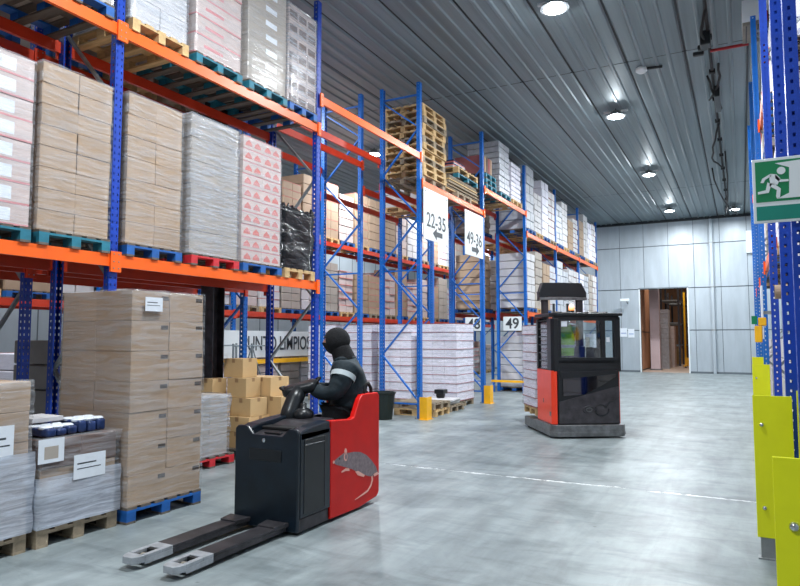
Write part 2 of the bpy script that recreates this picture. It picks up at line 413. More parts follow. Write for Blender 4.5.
b = MB(); b.box(-0.27, -1.1, 0.08, -0.11, 0.1, 0.14, YELO); b.build('fork', t)
b = MB(); b.box(0.11, -1.1, 0.08, 0.27, 0.1, 0.14, YELO); b.build('fork', t)
b = MB(); b.box(-0.27, 0.1, 0.06, 0.27, 0.3, 0.55, YELO); b.build('pump', t)
b = MB(); b.tube((0, 0.2, 0.5), (0, 0.5, 1.2), 0.02, RUB); b.tube((-0.15, 0.5, 1.2), (0.15, 0.5, 1.2), 0.02, RUB); b.build('handle', t)
b = MB(); b.tube((-0.05, 0.2, 0.09), (0.05, 0.2, 0.09), 0.09, RUB, 14); b.tube((-0.19, -0.9, 0.04), (-0.15, -0.9, 0.04), 0.04, RUB); b.tube((0.15, -0.9, 0.04), (0.19, -0.9, 0.04), 0.04, RUB); b.build('wheel', t)

t = thing('downpipe', 'pale square downpipe on the back wall right of the opening', 'pipe', (-1.17, YW - 0.13, 0))
b = MB(); b.box(-0.07, -0.07, 0.0, 0.07, 0.07, HC - 0.14, WALLP); b.build('pipe', t, 0.02)
for z in (2.08, 4.14, 6.28):
    b = MB(); b.box(-0.1, -0.08, z - 0.03, 0.1, 0.1, z + 0.03, GALV); b.build('bracket', t)
for k, (xx, w, z) in enumerate(((-5.3, 0.34, 1.98), (-4.93, 0.3, 1.94))):
    b = MB(); b.box(-w / 2, -0.012, -0.22, w / 2, 0.0, 0.22, LABELW); b.box(-w / 2 + 0.04, -0.014, -0.05, w / 2 - 0.04, -0.012, -0.02, PBLUE)
    o = b.build('wall_notice', None, loc=(xx, YW - 0.007, z)); tag(o, ('left' if k == 0 else 'right') + ' of the two small white notices beside the opening', 'notice')
t = thing('wall_camera', 'small pale camera on an arm left of the opening', 'camera', (-5.05, YW, 3.45))
b = MB(); b.bar((0, 0, 0), (0, -0.45, 0.1), 0.05, 0.05, GALV); b.build('arm', t)
b = MB(); b.box(-0.3, -0.55, 0.08, 0.12, -0.4, 0.22, DUCT); b.build('housing', t, 0.02)

# ------------------------------------------------------------------ ceiling lamps
def lamp_fixture():
    t = thing('high_bay_lamp', '', 'lamp', (0, 0, HC))
    b = MB(); b.tube((0, 0, 0), (0, 0, -0.08), 0.012, BLK); b.build('rod', t)
    b = MB(); b.lathe([(0.08, -0.06), (0.1, -0.08), (0.12, -0.14), (0.24, -0.18), (0.25, -0.21), (0.2, -0.215)], GALV, 24); b.build('housing', t, smooth=False)
    b = MB(); b.lathe([(0.19, -0.21), (0.19, -0.225), (0.12, -0.24), (0.02, -0.245)], LENS, 24); b.build('lens', t)
    b = MB(); b.box(-0.3, -0.03, -0.1, -0.13, 0.03, -0.06, DUCT); b.build('driver_box', t, 0.005)
    b = MB(); b.box(0.13, -0.03, -0.1, 0.3, 0.03, -0.06, DUCT); b.build('driver_box', t, 0.005)
    return t
LAMPS = [(-2.68, y) for y in (-1.8, 4.5, 10.8, 16.95, 23.65, 30.85)]
l0 = None
names = ['aisle lamp just behind the viewer', 'aisle lamp overhead, above the top of the picture', 'nearest bright round lamp, cut by the top of the picture', 'second bright round ceiling lamp down the aisle', 'third bright round ceiling lamp down the aisle', 'farthest bright round ceiling lamp, close to the back wall']
for i, (x, y) in enumerate(LAMPS):
    if l0 is None: l0 = lamp_fixture(); l0.location = (x, y, HC); l0['label'] = names[0]; l0['group'] = 'ceiling lamps over the aisle'
    else: dup(l0, (x, y, HC), None, names[i])
OTHER = [(-9.9, y) for y in (4.5, 10.8, 17.0, 23.6, 30.5)] + [(-14.6, y) for y in (8, 17, 26)] + [(1.75, y) for y in (7, 17, 27)]
for i, (x, y) in enumerate(OTHER):
    dup(l0, (x, y, HC), None, '%s ceiling lamp over the %s' % (ORD[i if i < 5 else (i - 5) % 3], 'aisle behind the left racks' if i < 5 else ('far left goods area' if i < 8 else 'right hand racks')), 'ceiling lamps over the side aisles')
def arealight(x, y, z, size, p, c=(0.92, 0.97, 1.0), rot=(0, 0, 0)):
    l = bpy.data.lights.new('lamp_light', 'AREA'); l.shape = 'DISK'; l.size = size; l.energy = p; l.color = c; l.spread = PI
    o = bpy.data.objects.new('lamp_light', l); C.objects.link(o); o.location = (x, y, z); o.rotation_euler = rot; return o
for x, y in LAMPS: arealight(x, y, HC - 0.27, 0.4, 430)
for x, y in OTHER[:5]: arealight(x, y, HC - 0.27, 0.4, 340)
for x, y in OTHER[5:8]: arealight(x, y, HC - 0.27, 0.4, 260)
for x, y in OTHER[8:]: arealight(x, y, HC - 0.27, 0.4, 130)
dup(l0, (-0.1, 31.8, HC), None, 'small bright lamp in the far corner of the ceiling above the exit sign side')
for x, y in LAMPS:
    l = bpy.data.lights.new('lamp_side_glow', 'POINT'); l.energy = 22; l.color = (0.88, 0.95, 1.0); l.shadow_soft_size = 0.06; l.specular_factor = 0.0; l.energy = 30
    o = bpy.data.objects.new('lamp_side_glow', l); C.objects.link(o); o.location = (x, y, HC - 0.34)
arealight(-0.1, 31.8, HC - 0.27, 0.4, 200)
for y in (38.5, 46): arealight(-3.0, y, 6.8, 0.6, 130, (1.0, 0.94, 0.86))
w = bpy.data.worlds.new('World'); bpy.context.scene.world = w; w.use_nodes = True
w.node_tree.nodes['Background'].inputs['Color'].default_value = (0.9, 0.96, 1.0, 1); w.node_tree.nodes['Background'].inputs['Strength'].default_value = 0.22  # added ambient fill, entering by the side left open behind the camera

# smoke detector, ceiling cable run, red pipe, evaporator box
t = thing('smoke_detector', 'small white round detector on the ceiling between two ribs', 'detector', (-1.75, 14.6, HC - 0.02))
b = MB(); b.lathe([(0.1, 0.02), (0.12, 0), (0.12, -0.06), (0.07, -0.1)], DUCT, 16); b.build('body', t)
b = MB(); b.tube((0.1, 0, -0.02), (0.42, 0.05, -0.02), 0.03, BLK); b.build('cable_gland', t)
t = thing('ceiling_cable_run', 'black cable run hanging under the ceiling towards the back wall', 'cables', (-0.38, 0, HC))
b = MB(); b.tube((0, 6, -0.12), (0.0, 33.6, -0.12), 0.03, RUB, 8); b.build('conduit', t)
for k in range(14):
    b = MB(); y = 8 + k * 1.8; b.tube((0, y, -0.1), (0, y, 0.02), 0.012, RUB, 6); b.box(-0.06, y - 0.05, -0.17, 0.06, y + 0.05, -0.09, RUB); b.build('hanger', t)
rr = random.Random(3)
for k, (ya, yb2, am) in enumerate(((12.2, 13.6, 0.2), (14.8, 17.0, 0.16), (15.4, 17.8, 0.22), (19, 24, 0.26), (22, 33.3, 0.45), (24, 33.0, 0.7))):
    pts = [((am * 0.55 if k > 3 else am) * math.sin(3.2 * q / 9 + k) * (1 if k % 2 else -0.6) * rr.uniform(0.6, 1), ya + (yb2 - ya) * q / 9, -0.14 - am * 0.8 * math.sin(PI * q / 9)) for q in range(10)]
    b = MB(); b.path(pts, 0.026, RUB, 6); b.build('loose_cable', t, smooth=True)
for q in ((-0.14, 13.1, -0.38, 0.04, 13.35, -0.1), (-0.2, 13.5, -0.3, -0.02, 13.62, -0.2), (0, 16.0, -0.42, 0.12, 17.2, -0.16), (-0.3, 13.75, -0.3, -0.1, 13.85, -0.22)):
    b = MB(); b.box(*q, BLK); b.build('junction_box', t, 0.02)
b = MB(); b.tube((-0.36, 13.74, HC - 0.27), (0.3, 13.74, HC - 0.27), 0.03, REDP, 10); o = b.build('sprinkler_pipe', None, smooth=True); tag(o, 'short red pipe from the ceiling cables to the white box', 'pipe')
t = thing('ceiling_cooler', 'white box cooler unit hanging from the ceiling beside the right racks', 'cooler', (0.42, 12.85, HC))
b = MB(); b.box(-0.23, -0.4, -0.4, 0.3, 0.4, -0.0, DUCT); b.build('casing', t, 0.01)
b = MB(); b.box(-0.23, -0.38, -0.46, 0.3, 0.4, -0.4, BEIGEG)
for k in range(5): b.box(-0.18 + k * 0.09, -0.34, -0.47, -0.16 + k * 0.09, 0.36, -0.46, BLK)
b.build('grille', t)
b = MB(); b.lathe([(0.05, -0.52), (0.06, -0.44), (0.06, -0.36)], REDP, 12, (0.1, -0.56)); b.build('alarm_sounder', t)
b = MB(); b.path([(0.15, -0.52, -0.4), (0.1, -0.55, -0.6), (0.22, -0.5, -0.8), (0.16, -0.5, -0.95)], 0.03, BLK, 8); b.build('drain_hose', t, smooth=True)
b = MB(); b.box(-0.15, -0.1, -0.52, 0.15, 0.1, 0.52, DUCT); o = b.build('wall_box', None, 0.01, loc=(0.47, YW - 0.12, 6.2)); tag(o, 'small grey box high on the back wall by the exit sign', 'box')
# ------------------------------------------------------------------ rack frames
POST_H = 7.13
def post_mesh(m, h, name):
    """C-channel upright, web facing +X with two columns of slots, flanges with one column"""
    b = MB(); P = 0.075; n = int(h / P)
    ys = [-0.05, -0.034, -0.022, 0.022, 0.034, 0.05]; vs = []; fs = []
    def grid(cols, f, hole):
        rows = [0.0]
        for i in range(n): rows += [i * P + 0.025, i * P + 0.052, (i + 1) * P]
        rows = sorted(set(round(r, 4) for r in rows)); rows[-1] = h
        base = len(vs)
        for z in rows:
            for c in cols: vs.append(f(c, z))
        w = len(cols)
        for j in range(len(rows) - 1):
            for i in range(w - 1):
                if i in hole and j % 3 == 1: continue
                fs.append((base + j * w + i, base + j * w + i + 1, base + (j + 1) * w + i + 1, base + (j + 1) * w + i))
    grid(ys, lambda c, z: (0.035, c, z), (1, 3))
    grid([-0.045, -0.012, 0.006, 0.035], lambda c, z: (c, 0.05, z), (1,))
    grid([-0.045, -0.012, 0.006, 0.035], lambda c, z: (c, -0.05, z), (1,))
    b.add(vs, fs, m)
    b.box(-0.047, 0.03, 0, -0.043, 0.05, h, m); b.box(-0.047, -0.05, 0, -0.043, -0.03, h, m)
    return b.mesh(name)
POSTM = {m.name: post_mesh(m, POST_H, 'post') for m in (ROYAL, BLUE)}
def foot_mesh():
    b = MB(); b.box(-0.09, -0.08, 0, 0.08, 0.08, 0.012, GALV); b.tube((-0.065, 0.06, 0.01), (-0.065, 0.06, 0.04), 0.012, GALV, 8); b.tube((-0.065, -0.06, 0.01), (-0.065, -0.06, 0.04), 0.012, GALV, 8)
    return b.mesh('foot_plate')
FOOT = foot_mesh()
def rack_frame(label, xf, xr, y, m, brm, face=1, group=None):
    """xf aisle-side post, xr rear post, face=+1 when the aisle lies at +X"""
    t = thing('storage_rack', label, 'rack', ((xf + xr) / 2, y, 0), 0, group)
    cx = (xf + xr) / 2; h = abs(xf - xr) / 2
    for s in (1, -1):
        po = inst('post', POSTM[m.name], t, (s * h, 0, 0.012), (0, 0, 0 if s > 0 else PI))
        inst('foot_plate', FOOT, po, (0, 0, -0.012))
    z = 0.35; s = 1
    while z < POST_H - 0.6:
        z2 = min(z + 0.95, POST_H - 0.3)
        b = MB(); b.bar((s * (h - 0.02), 0, z), (-s * (h - 0.02), 0, z2), 0.03, 0.045, brm, (0, 1, 0)); b.build('diagonal_brace', t)
        s = -s; z = z2 + 0.02
    for z in (0.3, POST_H - 0.25, 3.1):
        b = MB(); b.bar((h - 0.02, 0, z), (-h + 0.02, 0, z), 0.03, 0.045, brm, (0, 1, 0)); b.build('horizontal_brace', t)
    return t
FY = [0.87, 4.62, 8.37, 12.12, 15.87, 19.65, 23.4, 27.15, 30.95]
ROWS = [('front row', -5.94, -6.85), ('second row', -7.4, -8.4), ('third row', -11.05, -12.05)]
SPOT = ['left of the picture edge', 'behind the tall brown stack', 'beside the black wrapped load', 'left of the 22-35 sign', 'right of the 49-36 sign', 'carrying the number plates', 'behind the reach truck', 'two from the back end', 'at the back end']
for r, (rn, xf, xr) in enumerate(ROWS):
    for k, y in enumerate(FY):
        royal = (r == 0 and k < 3) or (r == 1 and k < 2)
        m = ROYAL if royal else BLUE
        rack_frame('blue rack frame of the left %s, %s' % (rn, SPOT[k]), xf, xr, y, m, GALV if royal else BLUE, 1, 'left rack frames')

def beam_mesh(length, m):
    b = MB()
    b.box(-0.025, -length / 2, -0.13, 0.02, length / 2, 0, m)
    return b.mesh('beam')
BM = {}
def beam(label, x, y0, y1, ztop, m=None, face=1, clips=True, group='orange rack beams'):
    m = m or ORANGE; L = y1 - y0 - 0.1; key = (round(L, 2), m.name)
    if key not in BM: BM[key] = beam_mesh(L, m)
    t = thing('rack_beam', label, 'beam', (x, (y0 + y1) / 2, ztop), 0 if face > 0 else PI, group)
    inst('beam_body', BM[key], t)
    for s in (-1, 1):
        ck = 'clip' + m.name
        if ck not in BM:
            b = MB(); b.box(0.0, -0.035, -0.19, 0.026, 0.035, 0.03, m)
            for q in (-0.15, -0.08, 0.0): b.tube((0.026, 0, q), (0.031, 0, q), 0.008, GALV, 6)
            BM[ck] = b.mesh('end_clip')
        inst('end_clip', BM[ck], t, (0.02, s * (L / 2 + 0.02), 0))
    return t
# front and second row levels per bay index: list of top heights
LV = {0: [2.55, 5.08], 1: [2.55, 5.08], 2: [5.58], 3: [5.02], 4: [5.66], 5: [2.5, 5.02], 6: [2.5, 5.02], 7: [2.5, 5.02]}
lvn = lambda z: 'lower' if z < 3.5 else 'upper'
for bidx in range(8):
    y0, y1 = FY[bidx], FY[bidx + 1]
    for r, (rn, xf, xr) in enumerate(ROWS):
        levels = LV[bidx] if r < 2 else [2.35, 4.6]
        if r == 1 and bidx == 4: levels = [5.66]
        for z in levels:
            for side, x, fc in (('aisle side', xf + 0.035, 1), ('rear', xr - 0.035, -1)):
                beam('orange %s %s beam, %s bay of the left %s' % (side, lvn(z), ORD[bidx], rn), x, y0, y1, z, ORANGE if (r == 0 and fc > 0) else SHADEBEAM, face=fc)

# ------------------------------------------------------------------ pallets
def pallet_parts(m, lx=1.0, wy=0.8):
    dm = WOODD if m.name in ('blue_pallet_paint', 'teal_pallet_paint', 'red_pallet_paint') else m
    pb = MB(); n = 5 if wy <= 0.85 else 6
    for i in range(n):
        w = 0.11; y = -wy / 2 + w / 2 + i * (wy - w) / (n - 1); pb.box(-lx / 2, y - w / 2, 0.122, lx / 2, y + w / 2, 0.144, dm)
    for i in (-1, 0, 1): pb.box(i * (lx / 2 - 0.07) - 0.07, -wy / 2, 0.1, i * (lx / 2 - 0.07) + 0.07, wy / 2, 0.122, m if i else dm)
    bl = MB(); bl.box(-0.07, -0.05, 0.022, 0.07, 0.05, 0.1, m)
    rn = MB(); rn.box(-lx / 2, -0.05, 0, lx / 2, 0.05, 0.022, dm)
    return pb.mesh('deck'), bl.mesh('block'), rn.mesh('runner')
PAL = {}
def pallet(label, x, y, z, m, lx=1.0, wy=0.8, rz=0, group=None, simple=False):
    if lx == 1.0 and z > 1: lx = 1.08
    key = (m.name, lx, wy)
    if key not in PAL:
        PAL[key] = pallet_parts(m, lx, wy)
    dk, bl, rn = PAL[key]
    if simple:
        k2 = key + ('s',)
        if k2 not in PAL:
            b = MB()
            def take(me, dx, dy):
                n0 = len(b.f); b.add([(v.co.x + dx, v.co.y + dy, v.co.z) for v in me.vertices], [tuple(p.vertices) for p in me.polygons], m)
                for q, p in enumerate(me.polygons): b.m[n0 + q] = b.mi(me.materials[p.material_index])
            take(dk, 0, 0)
            for i in (-1, 0, 1):
                take(rn, 0, i * (wy / 2 - 0.05))
                for j in (-1, 0, 1): take(bl, j * (lx / 2 - 0.07), i * (wy / 2 - 0.05))
            PAL[k2] = b.mesh('pallet')
        o = inst('pallet', PAL[k2], None, (x, y, z), (0, 0, rz)); return tag(o, label, 'pallet', group)
    t = thing('pallet', label, 'pallet', (x, y, z), rz, group)
    inst('deck', dk, t)
    for i in (-1, 0, 1):
        inst('runner', rn, t, (0, i * (wy / 2 - 0.05), 0))
        for j in (-1, 0, 1): inst('block', bl, t, (j * (lx / 2 - 0.07), i * (wy / 2 - 0.05), 0))
    return t

# ------------------------------------------------------------------ loads
def carton_mesh(sx, sy, sz, m, style=''):
    b = MB(); b.box(-sx / 2, -sy / 2, 0, sx / 2, sy / 2, sz, m); e = 0.0015
    hx, hy = sx / 2, sy / 2
    if 'tape' in style:
        b.box(-0.03, -hy - e, sz - 0.06, 0.03, -hy, sz, TAPE); b.box(hx, -0.03, sz - 0.05, hx + e, 0.03, sz, TAPE)
        b.box(-hx, -0.03, sz, hx, 0.03, sz + e, TAPE)
    if 'label' in style:
        b.box(hx, -hy * 0.72, sz * 0.2, hx + e, hy * 0.55, sz * 0.8, LABELW); b.box(-hx * 0.3, -hy - e, sz * 0.25, hx * 0.5, -hy, sz * 0.75, LABELW)
    if 'tag' in style:
        b.box(hx, -hy * 0.1, sz * 0.35, hx + e, hy * 0.5, sz * 0.72, LABELW)
    if 'wedge' in style:
        for f in (-0.45, 0.45):
            c = f * hy
            b.prism([(c - hy * 0.36, sz * 0.22), (c + hy * 0.36, sz * 0.22), (c + hy * 0.3, sz * 0.45), (c, sz * 0.75), (c - hy * 0.3, sz * 0.45)], 'x', hx, hx + e, REDPRINT)
        b.box(hx, -hy, sz * 0.93, hx + e, hy, sz, PINKPRINT)
    if 'stripe' in style:
        b.box(hx, -hy, 0, hx + e, hy, sz * 0.1, PINKPRINT); b.box(-hx, -hy - e, 0, hx, -hy, sz * 0.1, PINKPRINT)
        b.box(hx, -hy * 0.6, sz * 0.45, hx + e, hy * 0.2, sz * 0.62, PINKPRINT)
    if 'bottle' in style:
        b.box(hx, -hy * 0.8, sz * 0.1, hx + e, hy * 0.8, sz * 0.6, CARD_D)
    if 'mark' in style:
        b.box(hx, hy * 0.55, sz * 0.72, hx + e, hy * 0.95, sz * 0.86, SEAM)
    return b.mesh('carton')

def film_shell(sx, sy, z0, z1, m, amp=0.008, seed=0, top=0.12, thick=0.0):
    """wrinkled sleeve of film around a load plus a rim turned over its top"""
    b = MB(); nx, ny = max(3, int(sx / 0.09)), max(3, int(sy / 0.09)); nz = max(4, int((z1 - z0) / 0.06))
    loop = []
    for i in range(nx): loop.append((-sx / 2 + sx * i / nx, -sy / 2, 0, -1))
    for i in range(ny): loop.append((sx / 2, -sy / 2 + sy * i / ny, 1, 0))
    for i in range(nx): loop.append((sx / 2 - sx * i / nx, sy / 2, 0, 1))
    for i in range(ny): loop.append((-sx / 2, sy / 2 - sy * i / ny, -1, 0))
    n = len(loop); vs = []; fs = []
    for j in range(nz + 1):
        z = z0 + (z1 - z0) * j / nz
        for (x, y, ux, uy) in loop:
            d = amp * (0.7 + mnoise.noise(Vector((x * 3 + seed, y * 3, z * 9 + 0.4 * x))) * 1.4)
            zz = z + (0.02 * abs(mnoise.noise(Vector((x * 4, y * 4 + seed, 3)))) if j in (0, nz) else 0)
            vs.append((x + (ux or (0.7 if x > 0 else -0.7) * (abs(abs(x) - sx / 2) < 1e-6)) * d, y + (uy or (0.7 if y > 0 else -0.7) * (abs(abs(y) - sy / 2) < 1e-6)) * d, zz))
    for j in range(nz):
        for i in range(n): fs.append((j * n + i, j * n + (i + 1) % n, (j + 1) * n + (i + 1) % n, (j + 1) * n + i))
    if top > 0:
        k = len(vs)
        for (x, y, ux, uy) in loop: vs.append((x * (1 - top), y * (1 - top), z1 + 0.006 + 0.006 * mnoise.noise(Vector((x * 9, y * 9, seed)))))
        for i in range(n): fs.append((nz * n + i, nz * n + (i + 1) % n, k + (i + 1) % n, k + i))
    b.add(vs, fs, m); return b

def carton_load(label, x0, x1, y0, y1, z0, z1, nx, ny, nl, m, style='', film=None, group=None, amp=0.002, jit=0.004, extra_labels=(), fz0=None, fz1=None, cat='carton stack', alt=None, name='wrapped_carton_load', rz=0):
    sx, sy, sz = (x1 - x0), (y1 - y0), (z1 - z0)
    t = thing(name, label, cat, ((x0 + x1) / 2, (y0 + y1) / 2, z0), rz, group)
    cs = (sx / nx - 0.004, sy / ny - 0.004, sz / nl - 0.003)
    me = carton_mesh(*cs, m, style); me2 = carton_mesh(*cs, alt[0], style) if alt else None
    for l in range(nl):
        for i in range(nx):
            for j in range(ny):
                if 0 < i < nx - 1 and 0 < j < ny - 1 and l < nl - 1: continue
                mm = me2 if (alt and l in alt[1]) else me
                inst('carton', mm, t, (-sx / 2 + sx * (i + 0.5) / nx + random.uniform(-jit, jit), -sy / 2 + sy * (j + 0.5) / ny + random.uniform(-jit, jit), sz * l / nl), (0, 0, random.uniform(-0.008, 0.008)), 0.004)
    if film:
        film_shell(sx + 0.02, sy + 0.02, fz0 if fz0 is not None else 0.002, fz1 if fz1 is not None else sz + 0.004, film, amp, seed=x0 * 7 + y0).build('shrink_wrap', t, smooth=True)
    for (fy, fz, w, h) in extra_labels:
        b = MB(); b.box(0, -w / 2, -h / 2, 0.003, w / 2, h / 2, LABELW)
        b.box(0.003, -w / 2 + w * 0.1, h * 0.1, 0.0035, w / 2 - w * 0.3, h * 0.16, INK); b.box(0.003, -w / 2 + w * 0.1, -h * 0.1, 0.0035, w / 2 - w * 0.15, -h * 0.06, INK)
        b.build('shipping_label', t, loc=(sx / 2 + 0.028, -sy / 2 + fy, fz))
    return t

def simple_load(label, x0, x1, y0, y1, z0, z1, nl, m, kind='rough', group=None, sheet=None, name='wrapped_load', cat='pallet load'):
    """a farther load: jittered layers in one mesh"""
    b = MB(); sx, sy = x1 - x0, y1 - y0; R = random.Random(int(abs(x0 * 91 + y0 * 37 + z0 * 13) * 10))
    h = (z1 - z0) / nl; j = 0.02 if kind == 'rough' else 0.005
    for l in range(nl):
        ny = 2 if kind != 'solid' else 1
        for q in range(ny):
            a = -sy / 2 + sy * q / ny; c = -sy / 2 + sy * (q + 1) / ny
            b.box(-sx / 2 + R.uniform(0, j), a + 0.004 + R.uniform(0, j / 2), l * h + 0.004, sx / 2 - R.uniform(0, j * 1.6), c - 0.004 - R.uniform(0, j / 2), (l + 1) * h - 0.012, m)
        if sheet: b.box(-sx / 2 + 0.01, -sy / 2 + 0.01, (l + 1) * h - 0.012, sx / 2 - 0.002, sy / 2 - 0.01, (l + 1) * h + 0.004, sheet)
    o = b.build(name, None, 0.012 if kind == 'rough' else 0.005, loc=((x0 + x1) / 2, (y0 + y1) / 2, z0), seg=1)
    return tag(o, label, cat, group)

XF = -5.9; XB = -6.9; XC = (XF + XB) / 2
P1 = 2.55; L1 = P1 + 0.144; P2 = 5.08; L2 = P2 + 0.144
G1 = 'pallet loads on the lower beams'; G2 = 'pallet loads on the upper beams'
def lp(label, y0, y1, z, m): pallet(label, XC, (y0 + y1) / 2, z, m, 1.0, round(y1 - y0 + 0.0, 2))
# lower level, near bays
lp('teal pallet under the white labelled cartons, lower beams, left edge', 2.9, 3.68, P1, PTEAL)
carton_load('cartons with big white labels on the lower beams at the left edge', XB, XF, 2.9, 3.68, L1, 4.3, 3, 1, 8, CARD_P, 'label stripe', FILM, G1)
lp('teal pallet under the brown cartons left of the blue post', 3.76, 4.54, P1, PTEAL)
carton_load('brown cartons two wide just left of the nearest blue post, lower beams', XB, XF, 3.76, 4.54, L1, 4.35, 3, 2, 8, CARD, '', FILM, G1)
lp('blue pallet under the brown cartons right of the nearest blue post', 4.75, 5.53, P1, PBLUE)
carton_load('brown cartons just right of the nearest blue post, lower beams', XB, XF, 4.75, 5.53, L1, 4.38, 3, 2, 7, CARD, '', FILM, G1)
lp('red pallet on the lower beams', 5.68, 6.52, P1, PRED)
carton_load('grey wrapped big cartons on the red pallet of the lower beams', XB, XF, 5.68, 6.52, L1, 4.44, 2, 1, 6, CARD_G, '', FILMH, G1)
lp('blue pallet under the red triangle cartons', 6.6, 7.42, P1, PBLUE)
carton_load('whitish cartons printed with red triangles on the lower beams', XB, XF, 6.6, 7.42, L1, 4.43, 3, 2, 10, CARD_P, 'wedge', FILM, G1)
lp('pale pine pallet under the black wrapped load', 7.5, 8.24, P1, WOOD)
t = thing('black_wrapped_load', 'load in black stretch film with a torn top beside the blue post', 'pallet load', (XC, 7.86, L1), 0, G1)
b = MB(); b.box(-0.47, -0.35, 0, 0.47, 0.35, 0.86, CARD_D); b.build('goods', t)
film_shell(0.98, 0.73, -0.02, 0.9, BLACKFILM, 0.02, 4, 1.0).build('black_film', t, smooth=True)
b = MB(); R = random.Random(5)
for k in range(9):
    y = -0.36 + 0.72 * k / 8; b.prism([(y - 0.07, 0.86), (y + 0.07, 0.87), (y + R.uniform(-0.05, 0.05), 0.92 + R.uniform(0, 0.07))], 'x', 0.49 - R.uniform(0, 0.05), 0.5, BLACKFILM)
    b.prism([(-0.5 + k * 0.11, 0.87), (-0.36 + k * 0.11, 0.87), (-0.43 + k * 0.11, 0.92 + R.uniform(0, 0.06))], 'y', -0.37, -0.36, BLACKFILM)
b.build('torn_film_edge', t)
# upper level, near bays
def up(label, y0, y1, top, nx, ny, nl, m, st, film, plabel, pm, **kw):
    pallet(plabel, XC, (y0 + y1) / 2, P2, pm, 1.0, round(y1 - y0, 2)); return carton_load(label, XB, XF, y0, y1, L2, top, nx, ny, nl, m, st, film, G2, **kw)
up('whitish wrapped load on the upper beams far at the left edge', 2.7, 3.55, 6.9, 3, 1, 6, CARD_R, '', FILMH, 'teal pallet on the upper beams at the left edge', PTEAL)
up('pale wrapped load on the upper beams left of the nearest blue post', 3.65, 4.5, 6.9, 3, 1, 6, CARD_G, '', FILMH, 'blue pallet on the upper beams left of the nearest blue post', PBLUE)
up('white wrapped load on the pine pallet, upper beams, right of the nearest post', 4.74, 5.56, 6.95, 3, 2, 6, CARD_R, '', FILMH, 'pine pallet on the upper beams right of the nearest blue post', WOOD)
up('pinkish printed cartons in film, second load right of the nearest post, upper beams', 5.69, 6.52, 6.95, 3, 1, 7, CARD_P, 'stripe', FILM, 'teal pallet on the upper beams under the pinkish cartons', PTEAL)
up('grey brown cartons with a column of small white tags, upper beams', 6.66, 7.5, 6.95, 3, 1, 8, CARD_G, 'tag', FILM, 'teal blue pallet on the upper beams under the white tagged cartons', PTEAL)
up('brown capped cases in film, last load before the blue post, upper beams', 7.56, 8.27, 6.75, 3, 3, 7, CARD_P, 'bottle', FILMH, 'blue pallet on the upper beams under the brown capped cases', PBLUE)
# second row behind, near bays (seen through the front row)
for bi, ys in ((0, (2.2, 3.1, 4.0)), (1, (5.1, 6.0, 6.9, 7.8))):
    for k, yc in enumerate(ys):
        for z, nm in ((2.55, 'lower'), (5.08, 'upper')):
            pallet('pallet at the %s beams of the second row, %s bay, %s along' % (nm, ORD[bi], ORD[k]), -7.9, yc, z, random.choice((WOODG, PBLUE, WOOD)), 1.0, 0.8, group='second row pallets', simple=True)
            hh = random.choice((1.3, 1.55, 1.45)) if z < 3 else random.choice((1.2, 1.5, 1.7))
            if bi == 1 and k == 3: hh = 1.45
            simple_load('load behind the front row on its %s beams, %s bay, %s along' % (nm, ORD[bi], ORD[k]), -8.38, -7.42, yc - 0.39, yc + 0.39, z + 0.144, z + 0.144 + hh, 5, random.choice((CARD_G, PAPERG, CARD, CARD_R)), 'neat', 'second row loads')

# floor stacks at the left
pallet('wooden pallet under the wrapped stack at the lower left corner', -5.52, 2.78, 0, WOODG, 1.1, 0.8)
carton_load('low wrapped stack on the floor at the left edge, cloudy film below', -6.05, -4.98, 2.38, 3.18, 0.144, 1.32, 3, 2, 5, CARD, '', FILM, 'floor stacks at the left', 0.014, extra_labels=((0.56, 0.72, 0.2, 0.26),))
pallet('weathered pallet under the short stack with the blue film on top', -5.5, 3.62, 0, WOODG, 1.1, 0.74)
carton_load('short wrapped stack on the floor between two taller ones', -6.02, -4.96, 3.27, 3.97, 0.144, 0.84, 3, 2, 3, CARD_D, '', FILM, 'floor stacks at the left', 0.016, extra_labels=((0.42, 0.44, 0.3, 0.2),), alt=(CARD, (1,)))
for o in [o for o in C.objects if o.get('label', '').startswith(('low wrapped stack on the floor', 'short wrapped stack on the floor'))]:
    sx, sy, hh = (1.09, 0.83, 0.62) if o['label'].startswith('low') else (1.08, 0.73, 0.4)
    film_shell(sx + 0.02, sy + 0.02, 0.0, hh, FILMB, 0.014, sx * 3, 0.0).build('lower_wrap', o, smooth=True)['label'] = 'cloudy white film wound round the lower half'
# things lying on the short stack
for k, (cx, cy, sx, sy, h, m) in enumerate(((-5.25, 3.46, 0.5, 0.3, 0.07, BLUEBAG), (-5.22, 3.78, 0.42, 0.26, 0.1, BLUEBAG))):
    t = thing('film_wrapped_pack', ('flat' if k == 0 else 'taller') + ' dark blue film pack with white tops lying on the short stack', 'pack', (cx, cy, 0.852), 0.08 * (1 - 2 * k))
    b = MB()
    for q in range(3): b.box(-sx / 2, -sy / 2 + sy * q / 3 + 0.004, 0, sx / 2, -sy / 2 + sy * (q + 1) / 3 - 0.004, h - 0.012 * (q % 2), m)
    b.build('pack', t, 0.02, seg=3)
    b = MB()
    for q in range(3): b.lathe([(0.05, h - 0.01), (0.055, h + 0.004), (0.04, h + 0.016)], LABELW, 12, (sx / 2 - 0.08, -sy / 3 + sy * q / 3)); b.lathe([(0.05, h - 0.01), (0.055, h + 0.004), (0.04, h + 0.016)], LABELW, 12, (sx / 2 - 0.22, -sy / 3 + sy * q / 3))
    b.build('white_cap', t)
b = MB(); b.box(-0.2, -0.1, 0, 0.1, 0.18, 0.04, CARD_R); o = b.build('paper_pack', None, 0.005, loc=(-5.3, 3.44, 0.952)); tag(o, 'flat white paper pack lying on the dark blue film pack', 'pack')
t = thing('delivery_note', 'white sheet taped upright at the left of the short stack', 'paper sheet', (-4.945, 3.33, 0.66))
